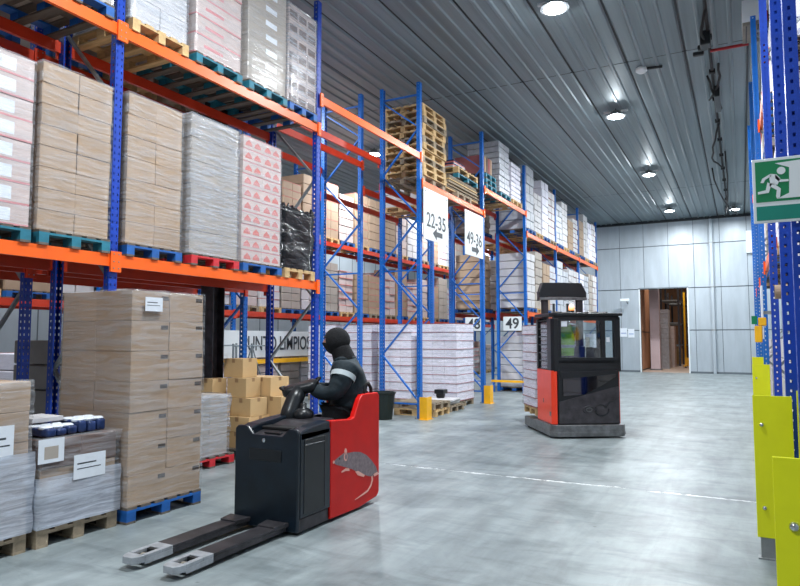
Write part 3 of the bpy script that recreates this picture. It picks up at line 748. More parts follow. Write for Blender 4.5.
b = MB(); b.box(0.008, -0.1, 0, 0.012, 0.12, 0.19, LABELW); b.box(0.012, -0.05, 0.03, 0.0125, 0.07, 0.13, CARD_G); b.build('sheet', t)
pallet('blue pallet under the tall brown carton stack on the floor', -5.383, 4.485, 0, PBLUE, 1.0, 0.89)
carton_load('tall brown carton stack on the floor in front of the rack', -5.875, -4.895, 4.045, 4.925, 0.144, 2.1, 2, 2, 7, CARD, 'mark', FILM, 'floor stacks at the left', 0.005, extra_labels=((0.22, 1.83, 0.2, 0.13),))
# red pallet stack and teal pallet of boxes behind
pallet('red pallet on the floor behind the tall brown stack', -6.55, 6.3, 0, PRED, 1.0, 0.8)
simple = carton_load('small hazy wrapped stack on the red floor pallet', -7.0, -6.1, 5.95, 6.62, 0.144, 0.92, 2, 2, 3, CARD_G, '', FILMH, None, 0.02)
pallet('teal pallet under the pile of tan cartons', -6.35, 7.42, 0, PTEAL, 1.1, 1.1)
TAN = [(-6.72, 7.1, 0.144, 0.40, 0.42, 0.2, ''), (-6.72, 7.1, 0.347, 0.4, 0.42, 0.2, ''), (-6.25, 7.2, 0.144, 0.42, 0.5, 0.22, ''), (-6.25, 7.2, 0.367, 0.42, 0.5, 0.2, ''),
       (-6.62, 7.12, 0.57, 0.34, 0.34, 0.24, 'tape'), (-6.24, 7.2, 0.57, 0.36, 0.34, 0.25, 'tape'), (-6.02, 7.62, 0.144, 0.36, 0.4, 0.68, ''), (-6.2, 7.62, 0.825, 0.36, 0.4, 0.27, 'tape'),
       (-6.36, 7.22, 0.825, 0.34, 0.32, 0.27, 'tape'), (-6.5, 7.3, 1.098, 0.36, 0.3, 0.27, ''), (-6.78, 7.04, 0.815, 0.26, 0.28, 0.27, 'tape'), (-5.98, 7.2, 0.144, 0.1, 0.4, 0.3, ''), (-6.62, 7.66, 0.144, 0.5, 0.4, 0.68, ''), (-6.58, 7.64, 0.825, 0.36, 0.36, 0.27, '')]
TANL = ['lowest tan carton at the left of the pile', 'second tan carton up at the left of the pile', 'lowest tan carton in the middle of the pile', 'second tan carton up in the middle of the pile', 'third tier tan carton on the left of the pile', 'third tier tan carton in the middle of the pile', 'tall tan carton at the right end of the pile', 'upper tan carton at the right end of the pile',
        'upper tan carton in the middle under the topmost', 'topmost tan carton of the pile', 'tan carton standing alone at the upper left of the pile', 'slim tan carton at the right front foot of the pile', 'tall tan carton at the back of the pile', 'upper tan carton at the back of the pile']
for (x, y, z, sx, sy, sz, st), lb in zip(TAN, TANL):
    o = inst('carton', carton_mesh(sx, sy, sz, CARD_Y, st or 'tape'), None, (x, y, z), (0, 0, random.uniform(-0.05, 0.05)), 0.004); tag(o, lb, 'carton', 'tan cartons in the pile')
# dark building column between the rows
t = thing('steel_column', 'dark grey H section column behind the tall brown stack', 'column', (-7.12, 7.35, 0))
b = MB(); b.box(-0.13, -0.12, 0.02, 0.13, -0.105, HC, DSTEEL); b.box(-0.13, 0.105, 0.02, 0.13, 0.12, HC, DSTEEL); b.box(-0.01, -0.105, 0.02, 0.01, 0.105, HC, DSTEEL); b.build('section', t)
b = MB(); b.box(-0.18, -0.17, 0, 0.18, 0.17, 0.02, DSTEEL); b.build('base_plate', t)

# ------------------------------------------------------------------ middle: empty pallets, white stacks, signs
for k in range(12):
    pallet('empty wooden pallet, number %s from below in the tall stack beside the 22-35 sign' % (k + 1), -6.42 + random.uniform(-0.02, 0.02), 12.85 + random.uniform(-0.02, 0.02), 5.02 + k * 0.1445, WOOD if k % 3 else WOODG, 1.2, 1.0, PI / 2 if False else PI / 2, 'tall stack of empty pallets', simple=False if k > 7 else True)
pallet('weathered pallet under the pile of long boards above the number signs', -6.42, 14.5, 5.02, WOODG, 1.0, 0.9, simple=True)
for k in range(9):
    b = MB(); L_ = 2.1 - 0.05 * k
    for q in range(4): b.box(-0.5 + 0.25 * q, -L_ / 2, 0, -0.27 + 0.25 * q, L_ / 2, 0.028, WOODG if (k + q) % 3 else WOOD)
    o = b.build('timber_board', None, loc=(-6.42 + random.uniform(-0.03, 0.03), 14.55 + random.uniform(-0.05, 0.05), 5.166 + 0.037 * k))
    tag(o, '%s layer of long boards from below in the pile above the number signs' % ORD[k], 'boards', 'long boards above the number signs')
for k, mm in enumerate((PTEAL, WOOD)):
    pallet('%s empty pallet lying on the pile of long boards' % ('teal', 'pine')[k], -6.42, 14.75, 5.502 + k * 0.1445, mm, 1.0, 1.3, 0, 'pallets on the board pile')
for k in range(3): pallet('teal blue empty pallet, %s from below, right of the board pile' % ORD[k], -6.42, 16.45 - 0.02 * k, 5.66 + 0.1445 * k, PTEAL, 1.0, 0.8, 0, 'teal pallets on the high beams', simple=True)
b = MB(); R = random.Random(8)
for k in range(6): b.box(-0.45, -0.4 + R.uniform(0, .1), k * 0.03, 0.42, 0.42 - R.uniform(0, .1), k * 0.03 + 0.025, (CARD_R, REDPRINT, BLUEBAG)[k % 3])
o = b.build('flat_goods', None, loc=(-6.42, 14.45, 5.793)); tag(o, 'flat dark red and blue goods lying on the pine pallet of the board pile', 'goods')

def arrow(b, cx, cz, w, d, m, x=0.0):
    s = d
    pts = [(-s * w / 2, 0), (-s * w * 0.1, w * 0.26), (-s * w * 0.1, w * 0.11), (s * w / 2, w * 0.11), (s * w / 2, -w * 0.11), (-s * w * 0.1, -w * 0.11), (-s * w * 0.1, -w * 0.26)]
    b.prism([(cx + p[0], cz + p[1]) for p in pts], 'x', x, x + 0.004, m)
def hang_sign(label, txt, y0, y1, z0, z1, d):
    t = thing('aisle_sign', label, 'sign', (-5.84, (y0 + y1) / 2, (z0 + z1) / 2))
    w, h = y1 - y0, z1 - z0
    b = MB(); b.box(-0.01, -w / 2, -h / 2, 0.01, w / 2, h / 2, SIGNW); b.build('board', t, 0.004)
    inst('lettering', text_mesh(txt, 0.44, INK, 0.002, 1.0, 0.004), t, (0.013, 0, -0.13), FACE_PX)
    b = MB(); arrow(b, 0.06, -h / 2 + 0.17, 0.5, d, INK, 0.011); b.build('arrow', t)
    for s in (-1, 1):
        b = MB(); b.tube((0.012, s * (w / 2 - 0.08), h / 2 - 0.07), (0.018, s * (w / 2 - 0.08), h / 2 - 0.07), 0.015, INK, 8); b.build('bolt', t)
    return t
hang_sign('white aisle sign reading 22-35 with an arrow to the left', '22-35', 12.1, 13.36, 3.76, 4.86, 1)
hang_sign('white aisle sign reading 49-36 with an arrow to the right', '49-36', 14.4, 15.62, 3.7, 4.8, -1)
for txt, xa, xb in (('49', -6.68, -6.0), ('48', -7.95, -7.3)):
    t = thing('number_plate', '%s of the two white number plates, reading %s, at the rack end' % ('right' if txt == '49' else 'left', txt), 'sign', ((xa + xb) / 2, 19.53, 2.13))
    b = MB(); b.box(-0.3, -0.01, -0.22, 0.3, 0.01, 0.22, SIGNW); b.build('board', t, 0.004)
    b = MB(); b.box(0.2, 0.01, -0.05, 0.28, 0.07, 0.05, GALV); b.build('bracket', t)
    inst('lettering', text_mesh(txt, 0.46, INK, 0.002, 0.95, 0.008), t, (0, -0.013, -0.01), FACE_NY)

def paper_stack(label, x0, x1, y0, y1, z0, z1, nl, group=None, mat_=None, rz=0, sheets=True):
    t = thing('paper_stack', label, 'paper stack', ((x0 + x1) / 2, (y0 + y1) / 2, z0), rz, group)
    sx, sy, h = x1 - x0, y1 - y0, (z1 - z0) / nl
    b = MB(); n = 3
    for i in range(n):
        for j in range(n):
            b.box(-sx / 2 + sx * i / n + 0.003, -sy / 2 + sy * j / n + 0.003, 0.014, -sx / 2 + sx * (i + 1) / n - 0.003, -sy / 2 + sy * (j + 1) / n - 0.003, h * 0.5, mat_ or PAPER)
            b.box(-sx / 2 + sx * i / n + 0.006, -sy / 2 + sy * j / n + 0.005, h * 0.5 + 0.004, -sx / 2 + sx * (i + 1) / n - 0.004, -sy / 2 + sy * (j + 1) / n - 0.006, h - 0.004, mat_ or PAPER)
    me = b.mesh('paper_layer'); b = MB(); b.box(-sx / 2 - 0.006, -sy / 2 - 0.006, 0, sx / 2 + 0.008, sy / 2 + 0.008, 0.014, SHEET); ms = b.mesh('interlayer_sheet')
    for l in range(nl):
        q = (random.uniform(-0.012, 0.012), random.uniform(-0.012, 0.012), l * h)
        inst('paper_layer', me, t, q, (0, 0, random.uniform(-0.01, 0.01)))
        if sheets: inst('interlayer_sheet', ms, t, q)
    if sheets: inst('interlayer_sheet', ms, t, (0, 0, nl * h))
    film_shell(sx + 0.03, sy + 0.03, 0, nl * h, FILM, 0.008, x0, 0.0).build('shrink_wrap', t, smooth=True)
    return t
for k, (x0, x1, lb) in enumerate(((-7.08, -6.12, 'right'), (-8.3, -7.35, 'middle'), (-9.35, -8.5, 'left'), (-10.5, -9.6, 'hidden leftmost'))):
    pallet('pallet under the %s white paper stack behind the rack post' % lb, (x0 + x1) / 2, 15.05, 0, WOODG, round(x1 - x0, 2), 1.1, 0, 'pallets under the white paper stacks')
    paper_stack('%s white paper stack with thin red brown boards, behind the sign bay' % lb, x0, x1, 14.5, 15.62, 0.144, 2.02, 9, 'white paper stacks in the sign bay')
# boards and pallets on the floor in the sign bay
for k, (x, y, z, m, rz) in enumerate(((-6.3, 12.95, 0, WOOD, 0.05), (-6.3, 12.95, 0.1445, WOODG, -0.05), (-6.35, 13.9, 0, WOODG, 0.0), (-7.75, 12.9, 0, WOOD, 0.1), (-7.75, 12.9, 0.1445, WOOD, 0.0))):
    pallet('%s empty pallet lying on the floor by the sign bay' % ['front pine', 'upper grey', 'rear grey', 'pine rear left', 'upper pine rear left'][k], x, y, z, m, 1.0, 0.8, rz, 'empty pallets on the floor')
for k in range(4):
    b = MB(); b.box(-0.4, -0.36, 0, 0.4, 0.36, 0.03, (GALV, CARD_R)[k % 2]); o = b.build('flat_sheet', None, loc=(-6.35 + 0.02 * k, 13.9, 0.145 + 0.031 * k)); o.rotation_euler = (0, 0, 0.05 * k)
    tag(o, '%s pale flat sheet lying on the rear grey pallet, from below' % ORD[k], 'sheet', 'flat sheets on the floor pallet')
t = thing('hand_pallet_jack_head', 'small black and grey pallet jack head among the floor pallets', 'pallet jack', (-6.3, 13.95, 0.27))
b = MB(); b.tube((-0.08, 0, 0.08), (0.08, 0, 0.08), 0.08, RUB, 14); b.build('wheel', t)
b = MB(); b.box(-0.12, -0.1, 0.1, 0.12, 0.14, 0.2, BLK); b.build('housing', t, 0.01)
# amber corner guards
def corner_guard(label, x, y, h=0.46):
    t = thing('post_guard', label, 'post guard', (x, y, 0))
    b = MB(); b.prism([(-0.035, -0.12), (0.13, -0.12), (0.13, 0.12), (0.12, 0.12), (0.12, -0.11), (-0.035, -0.11)], 'z', 0.012, h, YELO); b.build('shield', t)
    b = MB(); b.box(-0.035, -0.16, 0, 0.16, 0.14, 0.012, YELO); b.build('foot_plate', t)
    return t
corner_guard('amber post guard at the foot of the post left of the 22-35 sign', -5.86, 12.12)
corner_guard('amber post guard at the foot of the post right of the 49-36 sign', -5.86, 15.87)
t = thing('end_barrier', 'low amber barrier across the rack end below the 49 plate', 'barrier', (-6.4, 19.45, 0))
b = MB(); b.box(-0.62, -0.03, 0.30, 0.5, 0.03, 0.37, YELO); b.build('rail', t)
for s in (-0.55, 0.42):
    b = MB(); b.box(s - 0.03, -0.03, 0, s + 0.03, 0.03, 0.30, BLUE); b.build('leg', t)
# loads: passage bay above, far bays
W = [PAPERG, CARD_R, PAPER, CARD_R]
pallet('teal pallet on the high beams under the tallest grey white load', -6.4, 17.6, 5.66, PTEAL, 1.0, 0.9, simple=True)
pallet('pine pallet on the high beams under the lower grey white load', -6.4, 18.7, 5.66, WOOD, 1.0, 0.9, simple=True)
b = MB()
for k in range(5): b.box(-0.4, -0.38 + 0.155 * k, 0, 0.4, -0.26 + 0.155 * k, 0.5, (SHEET, CARD, CARD_D)[k % 3])
o = b.build('upright_boards', None, loc=(-6.4, 16.45, 6.095)); tag(o, 'reddish upright boards on the teal pallets above the passage', 'boards')
simple_load('tall grey white load with one pack on top, high beams above the passage', XB, XF, 17.2, 18.1, 5.804, 7.3, 9, PAPERG, 'rough', None)
simple_load('lower grey white load on the high beams next to the number plate frame', XB, XF, 18.3, 19.2, 5.804, 6.95, 8, PAPER, 'rough', None)
R = random.Random(21)
FAR = {5: [(20.2, 'w', 2.05), (21.1, 'w', 1.35), (22.0, 'w', 1.95), (22.85, 'w', 1.75)], 6: [(23.95, 'w', 1.5), (24.85, 'w', 1.75), (25.75, 'c', 1.2), (26.6, 'w', 1.4)], 7: [(27.7, 'c', 1.5), (28.6, 'w', 1.9), (29.5, 'w', 1.7), (30.35, 'w', 1.75)]}
for bi, lst in FAR.items():
    for k, (yc, kd, hh) in enumerate(lst):
        for li, z in enumerate((0.0, 2.5, 5.02)):
            if bi == 5 and li == 0 and k == 0: pass
            nm = ('floor', 'lower beams', 'upper beams')[li]
            h2 = hh if li == 2 else R.choice((1.6, 1.9, 1.75))
            m = (CARD if kd == 'c' else W[k % 4]) if li == 2 else R.choice((PAPERG, CARD_G, PAPER, CARD_R, CARD))
            pallet('pallet on the %s, %s bay of the left front row, %s along' % (nm, ORD[bi], ORD[k]), XC, yc, z, (PBLUE, WOOD, PBLUE, WOODG)[k % 4], 1.0, 0.84, group='far pallets of the front row', simple=True)
            simple_load('%s load on the %s, %s bay of the left front row, %s along' % ('brown' if m == CARD else 'pale', nm, ORD[bi], ORD[k]), XB, XF, yc - 0.42, yc + 0.42, z + 0.144, z + 0.144 + h2, 7 if m != CARD else 4, m, 'rough' if m != CARD else 'neat', 'far loads of the front row', SHEET if k == 3 and li else None)
# second row far loads
for bi in (3, 4, 5, 6, 7):
    for k in range(4):
        yc = FY[bi] + 0.55 + 0.9 * k
        for z in LV[bi]:
            if R.random() < 0.12 or (bi == 3 and k < 3): continue
            hh = R.choice((1.2, 1.5, 1.7)) if z > 4 else R.choice((1.5, 1.8))
            if z + hh > 7.1: hh = 1.1
            m = R.choice((PAPERG, CARD_R, PAPER, CARD_G, CARD))
            pallet('pallet of the left second row, %s beams, %s bay, %s along' % (lvn(z), ORD[bi], ORD[k]), -7.9, yc, z, R.choice((WOOD, PBLUE, WOODG)), 1.0, 0.8, group='second row pallets', simple=True)
            simple_load('load of the left second row, %s beams, %s bay, %s along' % (lvn(z), ORD[bi], ORD[k]), -8.38, -7.42, yc - 0.4, yc + 0.4, z + 0.144, z + 0.144 + hh, 7, m, 'rough', 'second row loads')
# third row
for bi in range(1, 8):
    for k in range(4):
        yc = FY[bi] + 0.5 + 0.91 * k
        for z in (0, 2.35, 4.6):
            hh = R.choice((1.3, 1.5, 1.7)) if z else R.choice((1.1, 1.4, 1.25))
            m = R.choice((PAPERG, CARD_R, PAPER, CARD_G, CARD_P, CARD))
            pallet('pallet of the third row behind, %s, %s bay, %s along' % ({0: 'floor', 2.35: 'lower beams', 4.6: 'upper beams'}[z], ORD[bi], ORD[k]), -11.55, yc, z, R.choice((WOOD, PBLUE, WOODG)), 1.0, 0.82, group='third row pallets', simple=True)
            simple_load('load of the third row behind, %s, %s bay, %s along' % ({0: 'floor', 2.35: 'lower beams', 4.6: 'upper beams'}[z], ORD[bi], ORD[k]), -12.03, -11.06, yc - 0.41, yc + 0.41, z + 0.144, z + 0.144 + hh, 6, m, 'rough' if m not in (CARD, CARD_G) else 'neat', 'third row loads', REDPRINT if R.random() < 0.3 else None)
# floor goods between second and third row, seen under the beams
for k, (x, y, sx, sy, h, m) in enumerate(((-9.3, 9.1, 0.9, 0.8, 0.85, PAPER), (-8.9, 10.3, 0.9, 0.8, 0.7, CARD_R), (-9.6, 6.2, 0.9, 0.8, 1.3, PAPER), (-9.9, 7.4, 0.9, 0.8, 1.05, PAPERG), (-7.9, 9.3, 0.9, 0.8, 0.62, PAPER), (-7.6, 5.2, 0.8, 0.7, 1.5, CARD_G))):
    pallet(['pine pallet, %s of those standing in the aisle behind the left racks' % ORD[k]][0], x, y, 0, WOODG, 0.95, 0.82, 0, 'pallets in the rear aisle', simple=True)
    simple_load('%s low pale load standing in the aisle behind the left racks' % ORD[k], x - sx / 2, x + sx / 2, y - sy / 2, y + sy / 2, 0.144, 0.144 + h, 5, m, 'rough', 'floor loads in the rear aisle')
# banner on the third row
t = thing('wall_banner', 'white banner reading PUNTO LIMPIOS above a yellow beam', 'banner', (-10.98, 14.1, 1.52))
b = MB(); b.box(-0.01, -2.6, -0.34, 0.0, 2.6, 0.34, SIGNW); b.build('cloth', t)
inst('lettering', text_mesh('PUNTO LIMPIOS', 0.52, INK, 0.002, 0.76, 0.006), t, (0.005, -0.3, 0.0), FACE_PX)
b = MB(); b.box(0, -2.8, 0, 0.05, 2.8, 0.11, YELO); o = b.build('yellow_rail', None, loc=(-10.99, 14.1, 1.02)); tag(o, 'yellow rail below the white banner', 'rail')
t = thing('wire_cage', 'grey wire cage frame standing in front of the banner', 'cage', (-10.15, 11.2, 0))
for sx in (-0.5, 0.5):
    for sy in (-0.6, 0, 0.6):
        b = MB(); b.tube((sx, sy, 0), (sx, sy, 1.55), 0.025, CAGE, 8); b.build('upright', t)
for sx in (-0.5, 0.5):
    for z in (0.15, 0.8, 1.5):
        b = MB(); b.tube((sx, -0.6, z), (sx, 0.6, z), 0.018, CAGE, 8); b.build('rail', t)
    b = MB(); b.tube((sx, -0.6, 0.15), (sx, 0, 1.5), 0.014, CAGE, 8); b.tube((sx, 0.6, 0.15), (sx, 0, 1.5), 0.014, CAGE, 8); b.build('diagonal', t)

# ------------------------------------------------------------------ right hand rack
RY = [-0.55, 2.65, 5.85, 9.05, 12.25, 15.45, 18.65]
for k, y in enumerate(RY + [5.15]):
    if k == 0: lb = 'behind the viewer'
    else: lb = ['', 'nearest, outside the right edge', 'just behind the exit sign', 'second beyond the exit sign', 'third beyond the exit sign', 'fourth beyond the exit sign', 'last one', 'extra one beside the exit sign'][k]
    xf = 0.36 if k == 7 else (0.32 if k < 3 else (0.36 if k == 3 else 0.34))
    rack_frame('blue perforated frame of the right hand rack, ' + lb, xf, xf + 1.0, y, ROYAL if k < 4 or k == 7 else BLUE, GALV, -1, 'right rack frames')
for k in range(3, 6):
    for z in (2.9, 5.3):
        for nm, x, fc in (('aisle side', 0.4, -1), ('rear', 1.26, 1)):
            beam('orange %s %s beam, %s bay of the right hand rack' % (nm, 'lower' if z < 4 else 'upper', ORD[k]), x, RY[k], RY[k + 1], z, face=fc)
for k in range(1, 6):
    for j in range(3):
        if k == 1 and j != 1: continue
        yc = RY[k] + 0.62 + 0.98 * j
        for z in ((0, 1.66) if k == 2 else (0, 2.9, 5.3)):
            if (z == 5.3 and j == 1) or (k == 1 and z): continue
            m = R.choice((CARD_P, CARD_R, CARD_G, PAPER)); hh = 1.513 if z < 5 else 1.2
            nm = {0: 'floor', 1.66: 'stacked on the floor load', 2.9: 'lower beams', 5.3: 'upper beams'}[z]
            pallet('pallet of the right hand rack, %s, %s bay, %s along' % (nm, ORD[k], ORD[j]), 0.96, yc, z, WOOD if j % 2 else PBLUE, 0.9, 0.84, group='right rack pallets', simple=True)
            simple_load('load of the right hand rack, %s, %s bay, %s along' % (nm, ORD[k], ORD[j]), 0.54, 1.38, yc - 0.42, yc + 0.42, z + 0.144, z + 0.144 + hh, 5, m, 'neat', 'right rack loads')
# cardboard tube and curved sheet sticking out of the right rack
t = thing('cardboard_tube', 'short cardboard tube end poking out of the right hand rack', 'tube', (0.36, 6.35, 2.05))
b = MB(); b.tube((-0.1, 0, 0), (0.1, 0, 0.0), 0.06, CARD, 16); b.build('tube', t, smooth=False)
b = MB(); b.bar((0, -0.45, 0), (0, -0.02, 0), 0.03, 0.03, GALV); b.build('holder', t)
b = MB(); b.tube((-0.102, 0, 0), (-0.1, 0, 0), 0.045, SEAM, 16); b.build('core', t)
o = t
def tall_guard(label, x0, y, w, z0, h, rear=False):
    t = thing('rack_end_guard', label, 'rack guard', (x0, y, 0), 0, 'yellow rack guards')
    b = MB(); b.box(0, -0.008, z0, w, 0.0, h, YEL); b.box(w - 0.008, 0, z0, w, 0.07, h, YEL); b.build('shield', t, 0.002, seg=1)
    b = MB(); b.box(0.02, 0.002, 0.012, w - 0.02, 0.012, z0 + 0.08, GALV); b.box(0.0, -0.02, 0, w + 0.02, 0.06, 0.012, GALV); b.build('mounting_foot', t)
    for z in (z0 + 0.22, h - 0.22):
        b = MB(); b.lathe([(0.016, -0.008), (0.016, 0.0), (0.01, 0.008), (0.004, 0.01)], CHROME, 14)
        o = b.build('bolt', t, smooth=True, loc=(0.055, -0.012, z)); o.rotation_euler = (PI / 2, 0, 0)
    return t
tall_guard('nearest bright yellow rack guard at the lower right corner', 0.075, 2.5, 0.25, 0.14, 1.262)
tall_guard('second bright yellow rack guard with a grey foot, behind the nearest', 0.055, 5.68, 0.26, 0.16, 1.22)
tall_guard('third bright yellow rack guard, behind the second', 0.13, 12.0, 0.25, 0.14, 1.24)
tall_guard('farthest bright yellow rack guard', 0.17, 15.2, 0.25, 0.14, 1.28)
t = tall_guard('yellow guard just to the right of the second one, partly behind the posts', 0.34, 5.6, 0.24, 0.14, 1.27)
# documents and orange clips on the far right frame
t = thing('document_holder', 'white papers with orange clips hanging on the right hand rack post', 'papers', (0.24, 9.0, 1.75))
b = MB(); b.box(-0.02, -0.02, -0.1, 0.0, 0.25, 0.55, LABELW); b.build('paper', t)
b = MB(); b.box(-0.1, -0.04, -0.14, -0.02, 0.1, 0.06, YELO); b.box(-0.06, -0.04, 0.06, 0.03, 0.06, 0.16, YELO); b.build('clip', t, 0.01)
b = MB(); b.box(-0.13, -0.03, 0.08, -0.07, 0.05, 0.18, SIGNG); b.build('green_tag', t)
b = MB(); b.box(0.0, 0.02, 0.2, 0.1, 0.06, 0.24, GALV); b.build('hook', t)

# exit sign
t = thing('exit_sign', 'green and white running man exit sign hung on the right hand rack', 'sign', (0.268, 5.05, 2.668))
SW, SH = 0.335, 0.448
b = MB(); b.box(-SW / 2, 0, -SH / 2, SW / 2, 0.012, SH / 2, SIGNW); b.build('board', t, 0.003)
b = MB(); b.box(-SW / 2 + 0.018, -0.002, -0.079, SW / 2 - 0.018, 0, SH / 2 - 0.02, SIGNG); b.build('green_field', t)
b = MB(); b.box(-SW / 2 + 0.018, -0.002, -SH / 2 + 0.018, SW / 2 - 0.018, 0, -0.108, SIGNT); b.build('lower_field', t)
b = MB(); y0, y1 = -0.0035, -0.002
def P2(pts): b.prism([(-SW / 2 + 0.018 + u * 0.299, -0.079 + v * 0.283) for u, v in pts], 'y', y0, y1, SIGNW)
P2([(0.98, 0.96), (0.40, 0.93), (0.68, 0.80), (0.66, 0.18), (0.42, 0.06), (0.98, 0.06)])
b.build('doorway', t)
b = MB(); y0, y1 = -0.005, -0.0035
cx, cz = -SW / 2 + 0.018 + 0.52 * 0.299, -0.079 + 0.735 * 0.283
b.prism([(cx + 0.026 * math.cos(a * PI / 8), cz + 0.026 * math.sin(a * PI / 8)) for a in range(16)], 'y', y0, y1, SIGNW)
P2([(0.30, 0.68), (0.42, 0.66), (0.50, 0.55), (0.44, 0.40), (0.30, 0.42), (0.28, 0.55)])          # torso
P2([(0.30, 0.68), (0.14, 0.58), (0.10, 0.48), (0.16, 0.47), (0.20, 0.55), (0.32, 0.62)])          # rear arm
P2([(0.40, 0.66), (0.50, 0.52), (0.66, 0.51), (0.66, 0.46), (0.48, 0.46), (0.40, 0.56)])          # front arm
P2([(0.28, 0.46), (0.38, 0.42), (0.50, 0.30), (0.48, 0.10), (0.42, 0.06), (0.40, 0.12), (0.42, 0.27), (0.28, 0.38)])  # front leg
P2([(0.24, 0.48), (0.32, 0.42), (0.26, 0.22), (0.04, 0.20), (0.04, 0.26), (0.20, 0.29)])          # rear leg
b.build('running_man', t)
b = MB(); b.box(0.03, 0.012, 0.0, 0.1, 0.1, 0.03, GALV); b.build('bracket', t)

#@@V1
# ------------------------------------------------------------------ ride-on pallet truck
class Rig:
    """builds parts in place coordinates and hangs them on a root Empty"""
    def __init__(s, root): s.r = root
    def part(s, name, b, bevel=0, smooth=False, seg=2, parent=None, label=None):
        o = b.build(name, parent or s.r, bevel, smooth, seg=seg)
        if parent is None: o.location = (-s.r.location.x, -s.r.location.y, -s.r.location.z)
        if label: o['label'] = label
        return o
t = thing('pallet_truck', 'ride-on electric pallet truck with blue black battery box and red rear body', 'pallet truck', (-3.69, 5.0, 0)); K = Rig(t)
X0, X1 = -4.02, -3.33
b = MB(); b.prism([(X0, 0.03), (X1, 0.03), (X1, 0.86), (X1 - 0.02, 0.885), (X1 - 0.1, 0.885), (X1 - 0.17, 0.82), (X0 + 0.2, 0.82), (X0 + 0.13, 0.89), (X0 + 0.03, 0.89), (X0, 0.86)], 'y', 4.46, 4.5, NAVY)
K.part('battery_box', b, 0.012)
b = MB(); b.box(X0, 4.5, 0.05, X0 + 0.03, 4.95, 0.85, NAVY); b.box(X1 - 0.03, 4.5, 0.14, X1, 4.95, 0.85, NAVY); b.box(X0 + 0.03, 4.5, 0.1, X1 - 0.03, 4.95, 0.76, NAVY); K.part('battery_casing', b, 0.008)
b = MB(); b.box(X1 - 0.002, 4.55, 0.17, X1 + 0.004, 4.86, 0.79, BLK); b.box(X1 + 0.004, 4.56, 0.74, X1 + 0.006, 4.85, 0.748, STEEL)
b.box(X1 + 0.004, 4.85, 0.17, X1 + 0.008, 4.858, 0.79, DSTEEL); K.part('side_panel', b, 0.002, seg=1)
b = MB(); b.box(X0 + 0.17, 4.452, 0.60, X1 - 0.17, 4.462, 0.70, BLK); K.part('front_recess', b, 0.004)
b = MB(); b.lathe([(0.018, 0), (0.018, 0.006), (0.008, 0.01)], CHROME, 14); o = b.build('lock', t, loc=(-3.69 - t.location.x, 4.457 - t.location.y, 0.775)); o.rotation_euler = (PI / 2, 0, 0)
b = MB(); b.prism([(4.5, 0.855), (4.62, 0.885), (4.85, 0.905), (4.94, 0.91), (4.94, 0.8), (4.5, 0.78)], 'x', X1 - 0.13, X1, NAVY); K.part('hood_rail', b, 0.012)
b = MB(); b.prism([(4.5, 0.86), (4.62, 0.89), (4.85, 0.91), (5.2, 0.93), (5.2, 0.82), (4.5, 0.78)], 'x', X0, X0 + 0.14, NAVY); K.part('hood_rail', b, 0.012)
b = MB(); b.prism([(4.5, 0.80), (4.7, 0.84), (4.95, 0.89), (5.2, 0.90), (5.2, 0.76), (4.5, 0.76)], 'x', X0 + 0.14, X1 - 0.13, DSTEEL); b.box(-3.9, 4.66, 0.835, -3.55, 4.8, 0.862, RUB); b.box(-3.78, 4.56, 0.815, -3.6, 4.63, 0.83, BLK); K.part('hood', b, 0.008)
b = MB(); b.box(X0 + 0.03, 4.5, 0.02, X1 - 0.02, 5.0, 0.13, DSTEEL); K.part('chassis', b, 0.01)
# red body
side = [(4.95, 0.03), (5.45, 0.02), (5.8, 0.06), (5.84, 0.1), (5.84, 1.07), (5.81, 1.105), (5.51, 1.105), (5.455, 1.06), (5.36, 0.9), (5.30, 0.885), (4.95, 0.91)]
b = MB(); b.prism(side, 'x', X1 - 0.06, X1, TRED); K.part('side_body', b, 0.01)
b = MB(); b.prism([(4.95, 0.03), (5.72, 0.03), (5.72, 0.86), (4.95, 0.86)], 'x', X0, X0 + 0.06, NAVY); K.part('side_body', b, 0.01)
b = MB(); b.box(X0 + 0.06, 5.79, 0.06, X1 - 0.06, 5.84, 1.105, TRED); K.part('rear_body', b, 0.012)
b = MB(); b.box(X0 + 0.1, 5.765, 0.72, X1 - 0.1, 5.79, 1.12, RUB); K.part('back_cushion', b, 0.025, seg=3)
b = MB(); b.box(X0 + 0.06, 5.0, 0.03, X1 - 0.06, 5.72, 0.115, RUB); K.part('platform', b, 0.005)
b = MB(); b.path([(-3.37, 5.6, 1.09), (-3.375, 5.59, 1.16), (-3.38, 5.62, 1.2), (-3.38, 5.7, 1.2), (-3.375, 5.74, 1.15), (-3.37, 5.74, 1.09)], 0.018, RUB, 8); K.part('grab_handle', b, smooth=True)
b = MB(); b.tube((-3.74, 5.35, 0.115), (-3.64, 5.35, 0.115), 0.1, RUB, 18); K.part('drive_wheel', b)
for xx in (X0 + 0.09, X1 - 0.09):
    b = MB(); b.tube((xx - 0.03, 4.72, 0.06), (xx + 0.03, 4.72, 0.06), 0.06, RUB, 14); K.part('caster_wheel', b)
